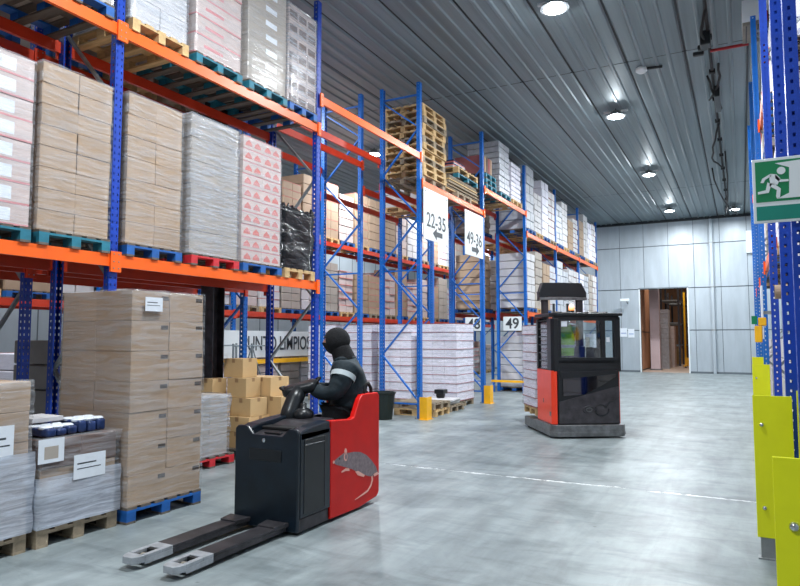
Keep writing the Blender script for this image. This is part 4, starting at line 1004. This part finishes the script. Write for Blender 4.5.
# forks
for fx in (-3.94, -3.53):
    b = MB(); w = 0.085
    b.box(fx - w, 3.62, 0.075, fx + w, 4.5, 0.095, DSTEEL); b.box(fx - w, 3.62, 0.035, fx - w + 0.012, 4.5, 0.075, DSTEEL); b.box(fx + w - 0.012, 3.62, 0.035, fx + w, 4.5, 0.075, DSTEEL)
    b.prism([(fx - w, 4.3), (fx + w, 4.3), (fx + w + 0.03, 4.46), (fx - w - 0.03, 4.46)], 'z', 0.075, 0.11, DSTEEL)
    f = K.part('fork', b, 0.004)
    b = MB()
    b.prism([(fx - w, 3.62), (fx - w, 3.52), (fx + w, 3.52), (fx + w, 3.62)], 'z', 0.07, 0.097, FTIP)
    b.prism([(fx - w, 3.52), (fx - w, 3.36), (fx - 0.045, 3.36), (fx - 0.045, 3.52)], 'z', 0.07, 0.097, FTIP)
    b.prism([(fx + 0.045, 3.52), (fx + 0.045, 3.36), (fx + w, 3.36), (fx + w, 3.52)], 'z', 0.07, 0.097, FTIP)
    b.prism([(fx - w, 3.36), (fx - w + 0.012, 3.31), (fx - w + 0.04, 3.27), (fx + w - 0.04, 3.27), (fx + w - 0.012, 3.31), (fx + w, 3.36)], 'z', 0.045, 0.095, FTIP)
    b.box(fx - w, 3.36, 0.03, fx - w + 0.012, 3.62, 0.07, FTIP); b.box(fx + w - 0.012, 3.36, 0.03, fx + w, 3.62, 0.07, FTIP)
    o = K.part('fork_tip', b, 0.004, parent=f, label='bright worn steel fork tip')
    b = MB(); b.tube((fx - 0.04, 3.44, 0.038), (fx + 0.04, 3.44, 0.038), 0.036, BEIGEG, 16); K.part('load_roller', b, parent=f)
    b = MB(); b.box(fx - 0.045, 3.36, 0.02, fx + 0.045, 3.37, 0.07, RUB); b.box(fx - 0.04, 3.485, 0.05, fx + 0.04, 3.515, 0.094, BLK); K.part('roller_axle', b, parent=f)
# steering head
b = MB(); b.path([(-3.9, 5.08, 0.82), (-3.91, 5.12, 0.95), (-3.91, 5.18, 1.06), (-3.9, 5.24, 1.15)], [0.11, 0.095, 0.085, 0.08], BLK, 16); K.part('steering_column', b, smooth=True)
b = MB(); b.prism([(-0.13, -0.07), (0.12, -0.09), (0.16, 0.0), (0.12, 0.09), (-0.13, 0.07), (-0.17, 0.0)], 'z', -0.045, 0.045, BLK)
o = b.build('tiller_head', t, 0.035, True, loc=(-3.9 - t.location.x, 5.27 - t.location.y, 1.16), seg=4); o.rotation_euler = (0.15, -0.25, 0.55); o.scale = (1.2, 1.25, 1.2)
for q in (-1, 1):
    b = MB(); b.path([(q * 0.1, -0.03, 0.0), (q * 0.17, -0.04, 0.035), (q * 0.2, 0.02, 0.05), (q * 0.17, 0.07, 0.04), (q * 0.1, 0.08, 0.0)], 0.016, RUB, 10)
    o = b.build('handle', t, smooth=True, loc=(-3.9 - t.location.x, 5.27 - t.location.y, 1.16)); o.rotation_euler = (0.15, -0.25, 0.55)
b = MB(); b.lathe([(0.09, 0), (0.1, 0.02), (0.095, 0.06), (0.06, 0.09), (0.03, 0.1), (0.03, 0.14), (0.01, 0.15)], BLK, 20); o = b.build('control_knob', t, smooth=True, loc=(-3.76 - t.location.x, 5.12 - t.location.y, 0.89))
# rat picture on the red side
xr_ = X1 + 0.001
b = MB()
BODY = [(4.99, 0.53), (5.07, 0.56), (5.17, 0.585), (5.25, 0.575), (5.35, 0.57), (5.47, 0.55), (5.59, 0.5), (5.69, 0.43), (5.77, 0.36), (5.81, 0.29), (5.73, 0.27), (5.64, 0.285), (5.53, 0.32), (5.43, 0.36), (5.32, 0.41), (5.23, 0.44), (5.12, 0.475), (5.04, 0.50)]
b.prism(BODY, 'x', xr_, xr_ + 0.0012, RATG)
def ell(cy, cz, ry, rz, rot, m, x0=0.0012, n=14):
    b.prism([(cy + ry * math.cos(a) * math.cos(rot) - rz * math.sin(a) * math.sin(rot), cz + ry * math.cos(a) * math.sin(rot) + rz * math.sin(a) * math.cos(rot)) for a in [2 * PI * i / n for i in range(n)]], 'x', xr_ + x0, xr_ + x0 + 0.001, m)
ell(5.2, 0.595, 0.022, 0.032, 0.2, RATP); ell(5.2, 0.545, 0.03, 0.04, 0.3, RATP); ell(5.205, 0.545, 0.018, 0.026, 0.3, RATG, 0.0022); ell(5.095, 0.545, 0.008, 0.009, 0, RUB, 0.0022); ell(5.0, 0.53, 0.016, 0.014, 0, RATP)
for pts in ([(5.26, 0.43), (5.2, 0.44), (5.13, 0.425), (5.13, 0.41), (5.2, 0.415), (5.27, 0.405)], [(5.37, 0.38), (5.43, 0.375), (5.55, 0.315), (5.53, 0.3), (5.42, 0.335)], [(5.72, 0.29), (5.80, 0.30), (5.83, 0.275), (5.74, 0.265)]):
    b.prism(pts, 'x', xr_ + 0.0013, xr_ + 0.0022, RATP)
TL = [(5.69, 0.285, 0.016), (5.7, 0.24, 0.014), (5.67, 0.19, 0.012), (5.61, 0.15, 0.01), (5.52, 0.135, 0.008), (5.42, 0.12, 0.005), (5.37, 0.115, 0.003)]
L_ = []; R_ = []
for i, (y, z, w) in enumerate(TL):
    a = TL[max(0, i - 1)]; c = TL[min(len(TL) - 1, i + 1)]; d = Vector((c[0] - a[0], c[1] - a[1])).normalized()
    L_.append((y - d.y * w, z + d.x * w)); R_.append((y + d.y * w, z - d.x * w))
for i in range(len(TL) - 1): b.prism([L_[i], L_[i + 1], R_[i + 1], R_[i]], 'x', xr_, xr_ + 0.0012, RATP)
K.part('rat_picture', b, label='grey rat with pink tail and ears printed on the red side')

# ------------------------------------------------------------------ driver
def skin_mesh(verts, edges, radii, root=0, sub=2):
    me = bpy.data.meshes.new('skin'); me.from_pydata([Vector(v) for v in verts], edges, [])
    o = bpy.data.objects.new('skin', me); C.objects.link(o)
    m = o.modifiers.new('skin', 'SKIN'); m.use_smooth_shade = True
    for i, r in enumerate(radii):
        sv = me.skin_vertices[0].data[i]; sv.radius = (r, r) if isinstance(r, (int, float)) else r; sv.use_root = (i == root)
    s = o.modifiers.new('sub', 'SUBSURF'); s.levels = sub; s.render_levels = sub
    bpy.context.view_layer.update()
    out = bpy.data.meshes.new_from_object(o.evaluated_get(bpy.context.evaluated_depsgraph_get()))
    bpy.data.objects.remove(o); return out
def graph(chains):
    """chains of (point, radius); points given twice are shared joints"""
    V = []; Rr = []; E = []
    def idx(p, r):
        for i, q in enumerate(V):
            if (Vector(q) - Vector(p)).length < 1e-5: return i
        V.append(p); Rr.append(r); return len(V) - 1
    for ch in chains:
        last = None
        for p, r in ch:
            i = idx(p, r)
            if last is not None: E.append((last, i))
            last = i
    return V, E, Rr
def join_meshes(name, parts, smooth=True):
    me = bpy.data.meshes.new(name); bm = bmesh.new()
    mats = []
    for pm, m in parts:
        if m not in mats: mats.append(m)
        n0 = len(bm.faces); bm.from_mesh(pm); bm.faces.ensure_lookup_table()
        for f in bm.faces[n0:]: f.material_index = mats.index(m); f.smooth = smooth
    bm.to_mesh(me); bm.free()
    for m in mats: me.materials.append(m)
    return me
def ball(rx, ry, rz, c, nu=24, nv=16, keep=None, push=None):
    vs = []; fs = []
    for j in range(nv + 1):
        for i in range(nu):
            a = 2 * PI * i / nu; e = PI * j / nv
            d = Vector((math.sin(a) * math.sin(e), math.cos(a) * math.sin(e), math.cos(e)))
            p = Vector((d.x * rx, d.y * ry, d.z * rz))
            if push: p = push(p, d)
            vs.append(p + Vector(c))
    for j in range(nv):
        for i in range(nu):
            f = (j * nu + i, j * nu + (i + 1) % nu, (j + 1) * nu + (i + 1) % nu, (j + 1) * nu + i)
            if keep:
                m = sum((vs[k] - Vector(c) for k in f), Vector()) / 4
                if not keep(m): continue
            fs.append(f)
    me = bpy.data.meshes.new('ball'); me.from_pydata(vs, [], fs)
    bm = bmesh.new(); bm.from_mesh(me); bmesh.ops.remove_doubles(bm, verts=bm.verts, dist=1e-5); bmesh.ops.recalc_face_normals(bm, faces=bm.faces); bm.to_mesh(me); bm.free()
    return me
def limbs(k, puff=0.0):
    """arm and leg joints; the driver stands with knees a little bent, both hands on the steering head"""
    torso = [((0, -0.03, 0.83), 0.135 + puff), ((0, -0.045, 0.97), 0.13 + puff), ((0, -0.04, 1.1), 0.15 + puff), ((0, -0.02, 1.22), 0.14 + puff), ((0, 0.0, 1.31), 0.085 + puff * 0.6)]
    arms = []
    for s in (-1, 1):
        arms.append([((0, -0.02, 1.22), 0.14 + puff), ((s * 0.19, -0.01, 1.23), 0.072 + puff), ((s * 0.235, 0.03, 1.1), 0.056 + puff), ((s * 0.24, 0.08, 0.99), 0.05 + puff), ((s * 0.17, 0.2, 1.0), 0.042 + puff * 0.9), ((s * 0.1, 0.31, 1.05), 0.03 + puff * 0.7)])
    legs = []
    for s in (-1, 1):
        legs.append([((0, -0.03, 0.83), 0.135 + puff), ((s * 0.095, 0.03, 0.76), 0.1 + puff), ((s * 0.12, 0.17, 0.46), 0.066 + puff), ((s * 0.105, 0.0, 0.1), 0.045 + puff)])
    return torso, arms, legs
HZ = 1.51
root = thing('person', 'person in black balaclava and dark padded jacket with silver arm band, steering the pallet truck', 'person', (-3.60, 5.60, 0.1165), math.radians(120)); root.scale = (1.1, 1.1, 1.0)
torso, arms, legs = limbs(0)
neck = [((0, 0.0, 1.31), 0.06), ((0, 0.05, 1.38), 0.052), ((0, 0.075, 1.45), 0.05)]
feet = [[((s * 0.105, 0.0, 0.1), 0.045), ((s * 0.105, -0.01, 0.05), 0.045), ((s * 0.11, 0.1, 0.035), 0.035), ((s * 0.115, 0.17, 0.03), 0.028)] for s in (-1, 1)]
V, E_, R_ = graph([torso, neck] + arms + legs + feet)
bodym = skin_mesh(V, E_, R_)
def face_push(p, d):
    if d.y > 0.0:
        nose = math.exp(-((d.x / 0.16) ** 2) - (((d.z + 0.1) / 0.22) ** 2)); p.y += 0.022 * nose * d.y
        eye = math.exp(-(((abs(d.x) - 0.36) / 0.16) ** 2) - (((d.z - 0.08) / 0.12) ** 2)); p.y -= 0.012 * eye
        lip = math.exp(-((d.x / 0.3) ** 2) - (((d.z + 0.45) / 0.08) ** 2)); p.y += 0.005 * lip
    if d.z < -0.2: p.x *= 1 - 0.25 * (-d.z - 0.2); p.y += 0.012 * (-d.z)
    return p
headm = ball(0.077, 0.096, 0.118, (0, 0.09, HZ), 32, 24, push=face_push)
ears = [ball(0.012, 0.02, 0.032, (s * 0.078, 0.08, HZ), 10, 8) for s in (-1, 1)]
body = bpy.data.objects.new('body', join_meshes('body', [(bodym, SKIN), (headm, SKIN)] + [(e, SKIN) for e in ears])); C.objects.link(body); body.parent = root
eyes = join_meshes('eyes', [(ball(0.011, 0.006, 0.008, (s * 0.029, 0.172, HZ + 0.01), 12, 8), LABELW) for s in (-1, 1)] + [(ball(0.005, 0.003, 0.005, (s * 0.029, 0.177, HZ + 0.01), 10, 6), RUB) for s in (-1, 1)])
inst('eyes', eyes, root)
# balaclava with an eye opening and a neck skirt
def knit_push(p, d):
    if d.z < -0.2: p.x *= 1 - 0.18 * (-d.z - 0.2); p.y += 0.01 * (-d.z)
    if d.y > 0 and d.z < 0.1: p.y += 0.016 * math.exp(-((d.x / 0.25) ** 2) - (((d.z + 0.1) / 0.25) ** 2))
    return p
bal = ball(0.1, 0.124, 0.142, (0, 0.074, HZ + 0.002), 40, 30, keep=lambda m: not (m.y > 0.06 and abs(m.x) < 0.06 and -0.02 < m.z < 0.03), push=knit_push)
V, E_, R_ = graph([[((0, -0.01, 1.27), 0.13), ((0, 0.01, 1.35), 0.11), ((0, 0.04, 1.43), 0.103), ((0, 0.06, 1.49), 0.095)]])
inst('balaclava', join_meshes('balaclava', [(bal, KNIT), (skin_mesh(V, E_, R_), KNIT)]), root)
# jacket: torso and sleeves, padded; hood lying at the nape; collar
torso, arms, legs = limbs(0, 0.047)
jt = [((0, -0.03, 0.8), 0.165)] + torso[0:]
J, E_, R_ = graph([[((0, -0.03, 0.78), (0.19, 0.15))] + [(p, (r * 1.18, r * 0.98) if i < 4 else r) for i, (p, r) in enumerate(torso)], [((0, -0.03, 0.78), (0.19, 0.15)), ((-0.08, 0.12, 0.83), 0.1)], [((0, -0.03, 0.78), (0.19, 0.15)), ((0.08, 0.12, 0.83), 0.1)]] + arms)
jm = skin_mesh(J, E_, R_)
collar = skin_mesh(*graph([[((-0.07, -0.05, 1.33), 0.04), ((0.0, -0.085, 1.33), 0.045), ((0.07, -0.05, 1.33), 0.04), ((0.085, 0.02, 1.33), 0.034), ((0.05, 0.085, 1.31), 0.03)]]))
c2 = skin_mesh(*graph([[((-0.07, -0.05, 1.34), 0.04), ((-0.085, 0.02, 1.33), 0.034), ((-0.05, 0.085, 1.31), 0.03)]]))
jk = inst('jacket', join_meshes('jacket', [(jm, CLOTHJ), (collar, CLOTHJ), (c2, CLOTHJ)]), root)
for v in jk.data.vertices:
    q = v.co; f_ = mnoise.noise(Vector((q.x * 9, q.y * 9, q.z * 20))) + 0.5 * mnoise.noise(Vector((q.x * 22, q.y * 22, q.z * 34)))
    v.co = q + v.normal * (0.014 * f_)
for s in (-1, 1):
    bands = MB(); p0 = Vector((s * 0.214, 0.0, 1.183)); p1 = Vector((s * 0.238, 0.014, 1.14)); bands.tube(p0, p1, 0.117, REFL, 20, 0.113, cap=False)
    o = bands.build('arm_band', root, smooth=True)
V, E_, R_ = graph([[(p, r + 0.02) for p, r in lg] for lg in legs]); R_[0] = 0.14
inst('trousers', join_meshes('trousers', [(skin_mesh(V, E_, R_), CLOTHT)]), root)
for s in (-1, 1):
    V, E_, R_ = graph([[((s * 0.105, 0.0, 0.16), 0.058), ((s * 0.105, -0.005, 0.06), 0.056), ((s * 0.11, 0.09, 0.048), 0.045), ((s * 0.115, 0.18, 0.04), 0.036)]])
    inst('shoe', join_meshes('shoe', [(skin_mesh(V, E_, R_), RUB)]), root)
    # gloved hand: palm and five bent fingers closing over the bar
    w0 = Vector((s * 0.1, 0.32, 1.05)); f = Vector((-s * 0.2, 0.93, 0.06)).normalized(); side_ = Vector((-s * 0.93, -0.25, 0.0)).normalized(); up_ = Vector((0, 0, 1))
    chains = []
    pc = w0 + f * 0.045
    chains.append([(tuple(w0 - f * 0.03), 0.031), (tuple(w0), 0.028), (tuple(pc), 0.03)])
    for q, (ln, rr_) in enumerate(((0.075, 0.0095), (0.082, 0.0098), (0.077, 0.0095), (0.06, 0.0085))):
        kb = w0 + f * 0.085 + side_ * (0.027 - 0.018 * q) + up_ * 0.004
        a = kb + f * ln * 0.45 - up_ * 0.006; c = a + f * ln * 0.18 - up_ * ln * 0.34; d = c - f * ln * 0.22 - up_ * ln * 0.2
        chains.append([(tuple(pc), 0.03), (tuple(kb), 0.0115), (tuple(a), rr_), (tuple(c), rr_ * 0.95), (tuple(d), rr_ * 0.85)])
    tb = w0 + f * 0.03 + side_ * 0.03 - up_ * 0.01
    chains.append([(tuple(pc), 0.03), (tuple(tb), 0.015), (tuple(tb + f * 0.03 + side_ * 0.016 - up_ * 0.018), 0.0115), (tuple(tb + f * 0.055 + side_ * 0.004 - up_ * 0.034), 0.0095)])
    V, E_, R_ = graph(chains)
    inst('glove', join_meshes('glove', [(skin_mesh(V, E_, R_), GLOVE)]), root)

# ------------------------------------------------------------------ reach truck
t = thing('reach_truck', 'enclosed black and orange red reach truck with glazed cab and amber beacon', 'reach truck', (-2.82, 10.74, 0), math.radians(32.8))
def rp(name, b, bevel=0.0, smooth=False, parent=None, label=None, seg=2):
    o = b.build(name, parent or t, bevel, smooth, seg=seg)
    if label: o['label'] = label
    return o
b = MB(); b.prism([(0.07, -0.02), (1.2, -0.02), (1.26, 0.04), (1.26, 0.92), (-0.02, 0.92), (-0.02, 0.08)], 'z', 0.03, 0.225, STEEL); rp('base_skirt', b, 0.012)
b = MB(); b.prism([(0.065, -0.026), (1.205, -0.026), (1.268, 0.037), (1.268, 0.5), (-0.028, 0.92), (-0.028, 0.077)], 'z', 0.06, 0.11, STEEL); rp('bumper_strip', b, 0.004)
for u0 in (-0.02, 1.06):
    b = MB(); b.box(u0, 0.92, 0.03, u0 + 0.2, 1.6, 0.2, STEEL); rp('support_leg', b, 0.012)
    b = MB(); b.tube((u0 + 0.04, 1.5, 0.09), (u0 + 0.16, 1.5, 0.09), 0.09, RUB, 18); rp('load_wheel', b)
b = MB(); b.prism([(0.02, 0.10), (0.07, 0.05), (0.11, 0.05), (0.11, 0.9), (0.02, 0.9)], 'z', 0.225, 1.12, TORG); rp('side_panel', b, 0.012, label='orange red side panel')
b = MB(); b.box(0.0195, 0.52, 0.55, 0.022, 0.56, 0.62, BLK); b.box(0.016, 0.12, 0.36, 0.03, 0.2, 0.43, STEEL); rp('panel_latch', b)
b = MB(); b.box(0.12, 0.05, 0.225, 1.18, 0.12, 1.3, BLK); rp('door', b, 0.01)
b = MB(); b.prism([(0.13, 0.24), (1.17, 0.24), (1.17, 0.86), (0.13, 0.6)], 'y', 0.035, 0.05, DSTEEL); rp('lower_door_skin', b, 0.004, label='dark grey lower door skin')
b = MB(); b.prism([(0.2, 0.70), (0.55, 0.72), (0.85, 0.86), (1.12, 1.02), (1.12, 1.08), (0.2, 1.0)], 'y', 0.03, 0.048, GLASSD); rp('lower_window', b)
b = MB(); b.prism([(0.16, 0.98), (1.15, 1.06), (1.15, 1.12), (0.16, 1.1)], 'y', 0.028, 0.05, BLK); rp('door_rail', b, 0.004)
# emblem: two loops and a sweeping tail
b = MB()
def loop(cx, cz, rx, rz, a0, a1, r, m=STEEL, n=18):
    b.path([(cx + rx * math.cos(a0 + (a1 - a0) * i / n), 0.03, cz + rz * math.sin(a0 + (a1 - a0) * i / n)) for i in range(n + 1)], r, m, 6)
loop(0.64, 0.47, 0.1, 0.06, 0, 2 * PI * 0.97, 0.011, DSTEEL); loop(0.64, 0.47, 0.05, 0.03, 0, 2 * PI * 0.97, 0.008); loop(0.86, 0.46, 0.12, 0.09, PI, 2.1 * PI, 0.012, BLK); loop(0.84, 0.49, 0.09, 0.06, 0.2, PI * 1.2, 0.009, BLK)
b.path([(0.92, 0.03, 0.5), (1.0, 0.03, 0.6), (1.08, 0.03, 0.62), (1.14, 0.03, 0.66)], [0.014, 0.012, 0.01, 0.004], BLK, 6); rp('emblem', b, label='dark swirling emblem')
# cab frame
for (u, v) in ((0.06, 0.05), (1.14, 0.05), (0.06, 0.84), (1.14, 0.84)):
    b = MB(); b.box(u, v, 1.1, u + 0.08, v + 0.08, 2.02, BLK); rp('cab_pillar', b, 0.01)
b = MB(); b.box(0.06, 0.05, 1.24, 1.2, 0.12, 1.34, BLK); b.box(0.06, 0.05, 1.96, 1.2, 0.12, 2.04, BLK); b.box(0.14, 0.052, 1.3, 0.19, 0.11, 2.0, BLK); b.box(1.1, 0.052, 1.3, 1.15, 0.11, 2.0, BLK); rp('door_frame', b, 0.006)
b = MB(); b.box(0.88, 0.056, 1.3, 0.96, 0.1, 2.0, BLK); rp('window_post', b, 0.006)
b = MB(); b.box(0.17, 0.075, 1.32, 1.12, 0.081, 1.98, GLASS); rp('door_window', b)
b = MB(); b.box(0.2, 0.07, 1.86, 0.3, 0.074, 1.95, LABELW); b.box(0.98, 0.07, 1.6, 1.04, 0.074, 1.68, LABELW); rp('window_sticker', b)
b = MB(); b.prism([(0.02, 0.09), (0.06, 0.04), (0.14, 0.04), (0.14, 0.3), (0.02, 0.3)], 'z', 1.12, 2.0, BLK); rp('corner_column', b, 0.01)
b = MB(); b.box(0.05, 0.3, 1.14, 0.056, 0.84, 1.94, GLASSR); rp('side_window', b)
b = MB()
for k in range(7): b.box(0.034, 0.3, 1.12 + k * 0.14, 0.05, 0.9, 1.138 + k * 0.14, BLK)
b.box(0.02, 0.82, 1.12, 0.06, 0.9, 2.0, BLK); rp('side_grille', b, 0.003, seg=1)
b = MB(); b.prism([(0.03, 0.05), (0.1, -0.01), (1.24, -0.01), (1.24, 0.94), (0.0, 0.94), (0.0, 0.1)], 'z', 2.04, 2.09, BLK)
for k in range(6): b.box(0.2 + 0.16 * k, 0.1, 2.09, 0.23 + 0.16 * k, 0.85, 2.115, BLK)
rp('roof_guard', b, 0.01)
b = MB(); b.box(0.08, 0.86, 1.12, 1.18, 0.9, 1.3, BLK); b.box(0.08, 0.86, 0.3, 1.18, 0.92, 1.12, BLK); rp('rear_bulkhead', b)
b = MB(); b.box(1.16, 0.12, 0.225, 1.22, 0.9, 1.12, TORG); b.box(1.18, 0.12, 1.12, 1.2, 0.2, 2.0, BLK); rp('far_side_panel', b, 0.01)
b = MB(); b.box(0.55, 0.3, 0.9, 0.95, 0.72, 1.02, RUB); b.box(0.86, 0.3, 1.02, 0.96, 0.72, 1.5, RUB); rp('seat', b, 0.03, seg=3)
b = MB(); b.box(0.16, 0.4, 1.0, 0.42, 0.86, 1.36, BLK); b.path([(0.3, 0.5, 1.36), (0.36, 0.48, 1.46), (0.44, 0.46, 1.5)], 0.02, RUB, 8); b.box(0.55, 0.7, 1.3, 0.85, 0.78, 1.52, DSTEEL); rp('control_console', b, 0.015)
b = MB(); b.lathe([(0.045, 2.115), (0.05, 2.15), (0.048, 2.15)], BLK, 16, (0.52, 0.45)); bb = rp('beacon_base', b)
b = MB(); b.lathe([(0.048, 2.15), (0.05, 2.2), (0.04, 2.24), (0.015, 2.26)], BEACON, 16, (0.52, 0.45)); rp('beacon', b, smooth=True)
# mast
for u in (0.17, 0.82):
    b = MB(); b.box(u, 0.96, 0.1, u + 0.1, 0.99, 2.55, DSTEEL); b.box(u, 1.05, 0.1, u + 0.1, 1.08, 2.55, DSTEEL); b.box(u + 0.04, 0.99, 0.1, u + 0.06, 1.05, 2.55, DSTEEL); rp('mast_channel', b, 0.003, seg=1)
for u in (0.36, 0.62):
    b = MB(); b.tube((u + 0.03, 1.02, 0.2), (u + 0.03, 1.02, 2.3), 0.026, CHROME, 12); rp('lift_cylinder', b, smooth=True)
b = MB(); b.prism([(0.1, 2.36), (0.1, 2.5), (0.16, 2.68), (0.89, 2.68), (0.98, 2.5), (0.98, 2.36), (0.9, 2.36), (0.84, 2.42), (0.2, 2.42), (0.17, 2.36)], 'y', 0.93, 1.1, BLK); rp('mast_head', b, 0.008)
b = MB(); b.box(0.1, 0.91, 2.36, 0.98, 0.95, 2.41, STEEL); rp('mast_crossbar', b, 0.004)
b = MB(); b.box(0.15, 1.08, 0.25, 0.95, 1.1, 0.6, BLK); rp('fork_carriage', b, 0.004)
for u in (0.3, 0.72):
    b = MB(); b.box(u, 1.1, 0.205, u + 0.1, 1.95, 0.235, DSTEEL); b.box(u, 1.1, 0.205, u + 0.1, 1.13, 0.6, DSTEEL); rp('fork', b, 0.003)
ca, sa = math.cos(math.radians(32.8)), math.sin(math.radians(32.8))
def rt(u, v): return (-2.82 + u * ca - v * sa, 10.74 + u * sa + v * ca)
cx, cy = rt(0.5, 1.6)
pl = pallet('pine pallet carried on the forks of the reach truck', cx, cy, 0.236, WOOD, 0.82, 0.8, math.radians(32.8))
ps = paper_stack('white paper stack carried by the reach truck', cx - 0.42, cx + 0.42, cy - 0.41, cy + 0.41, 0.382, 1.9, 9, None, None, math.radians(32.8), True)
hx, hy = rt(0.36, 0.3)
vst = thing('hi_vis_vest', 'green yellow high visibility vest hanging inside the reach truck cab', 'vest', (hx, hy, 1.36), math.radians(32.8))
b = MB(); b.prism([(-0.15, 0.0), (0.13, 0.0), (0.15, 0.3), (0.12, 0.42), (0.08, 0.56), (-0.0, 0.5), (-0.07, 0.56), (-0.11, 0.4)], 'y', -0.03, 0.03, HIVIS); b.build('cloth', vst, 0.02, seg=3)
b = MB(); b.box(-0.14, -0.034, 0.14, 0.14, 0.034, 0.19, REFL); b.build('reflective_band', vst)
# bin behind the pallet truck
t = thing('waste_bin', 'dark green bin on the floor behind the pallet truck', 'bin', (-6.62, 11.75, 0))
b = MB(); b.lathe([(0.2, 0.0), (0.26, 0.52), (0.28, 0.53), (0.28, 0.56), (0.25, 0.56), (0.24, 0.5), (0.19, 0.03)], BIN, 20); b.build('tub', t, smooth=False)
#@@V2
# ------------------------------------------------------------------ camera and view
cam = bpy.data.cameras.new('camera'); co = bpy.data.objects.new('camera', cam); C.objects.link(co)
cam.sensor_width = 36; cam.lens = 645 / 800 * 36; cam.clip_end = 200
co.location = (0, 0, 1.65); co.rotation_euler = (math.radians(90 + 4.079), 0, math.radians(27.874))
bpy.context.scene.camera = co
vs_ = bpy.context.scene.view_settings
vs_.view_transform = 'Standard'; vs_.look = 'None'; vs_.gamma = 1; vs_.use_curve_mapping = False; vs_.exposure = 0.0
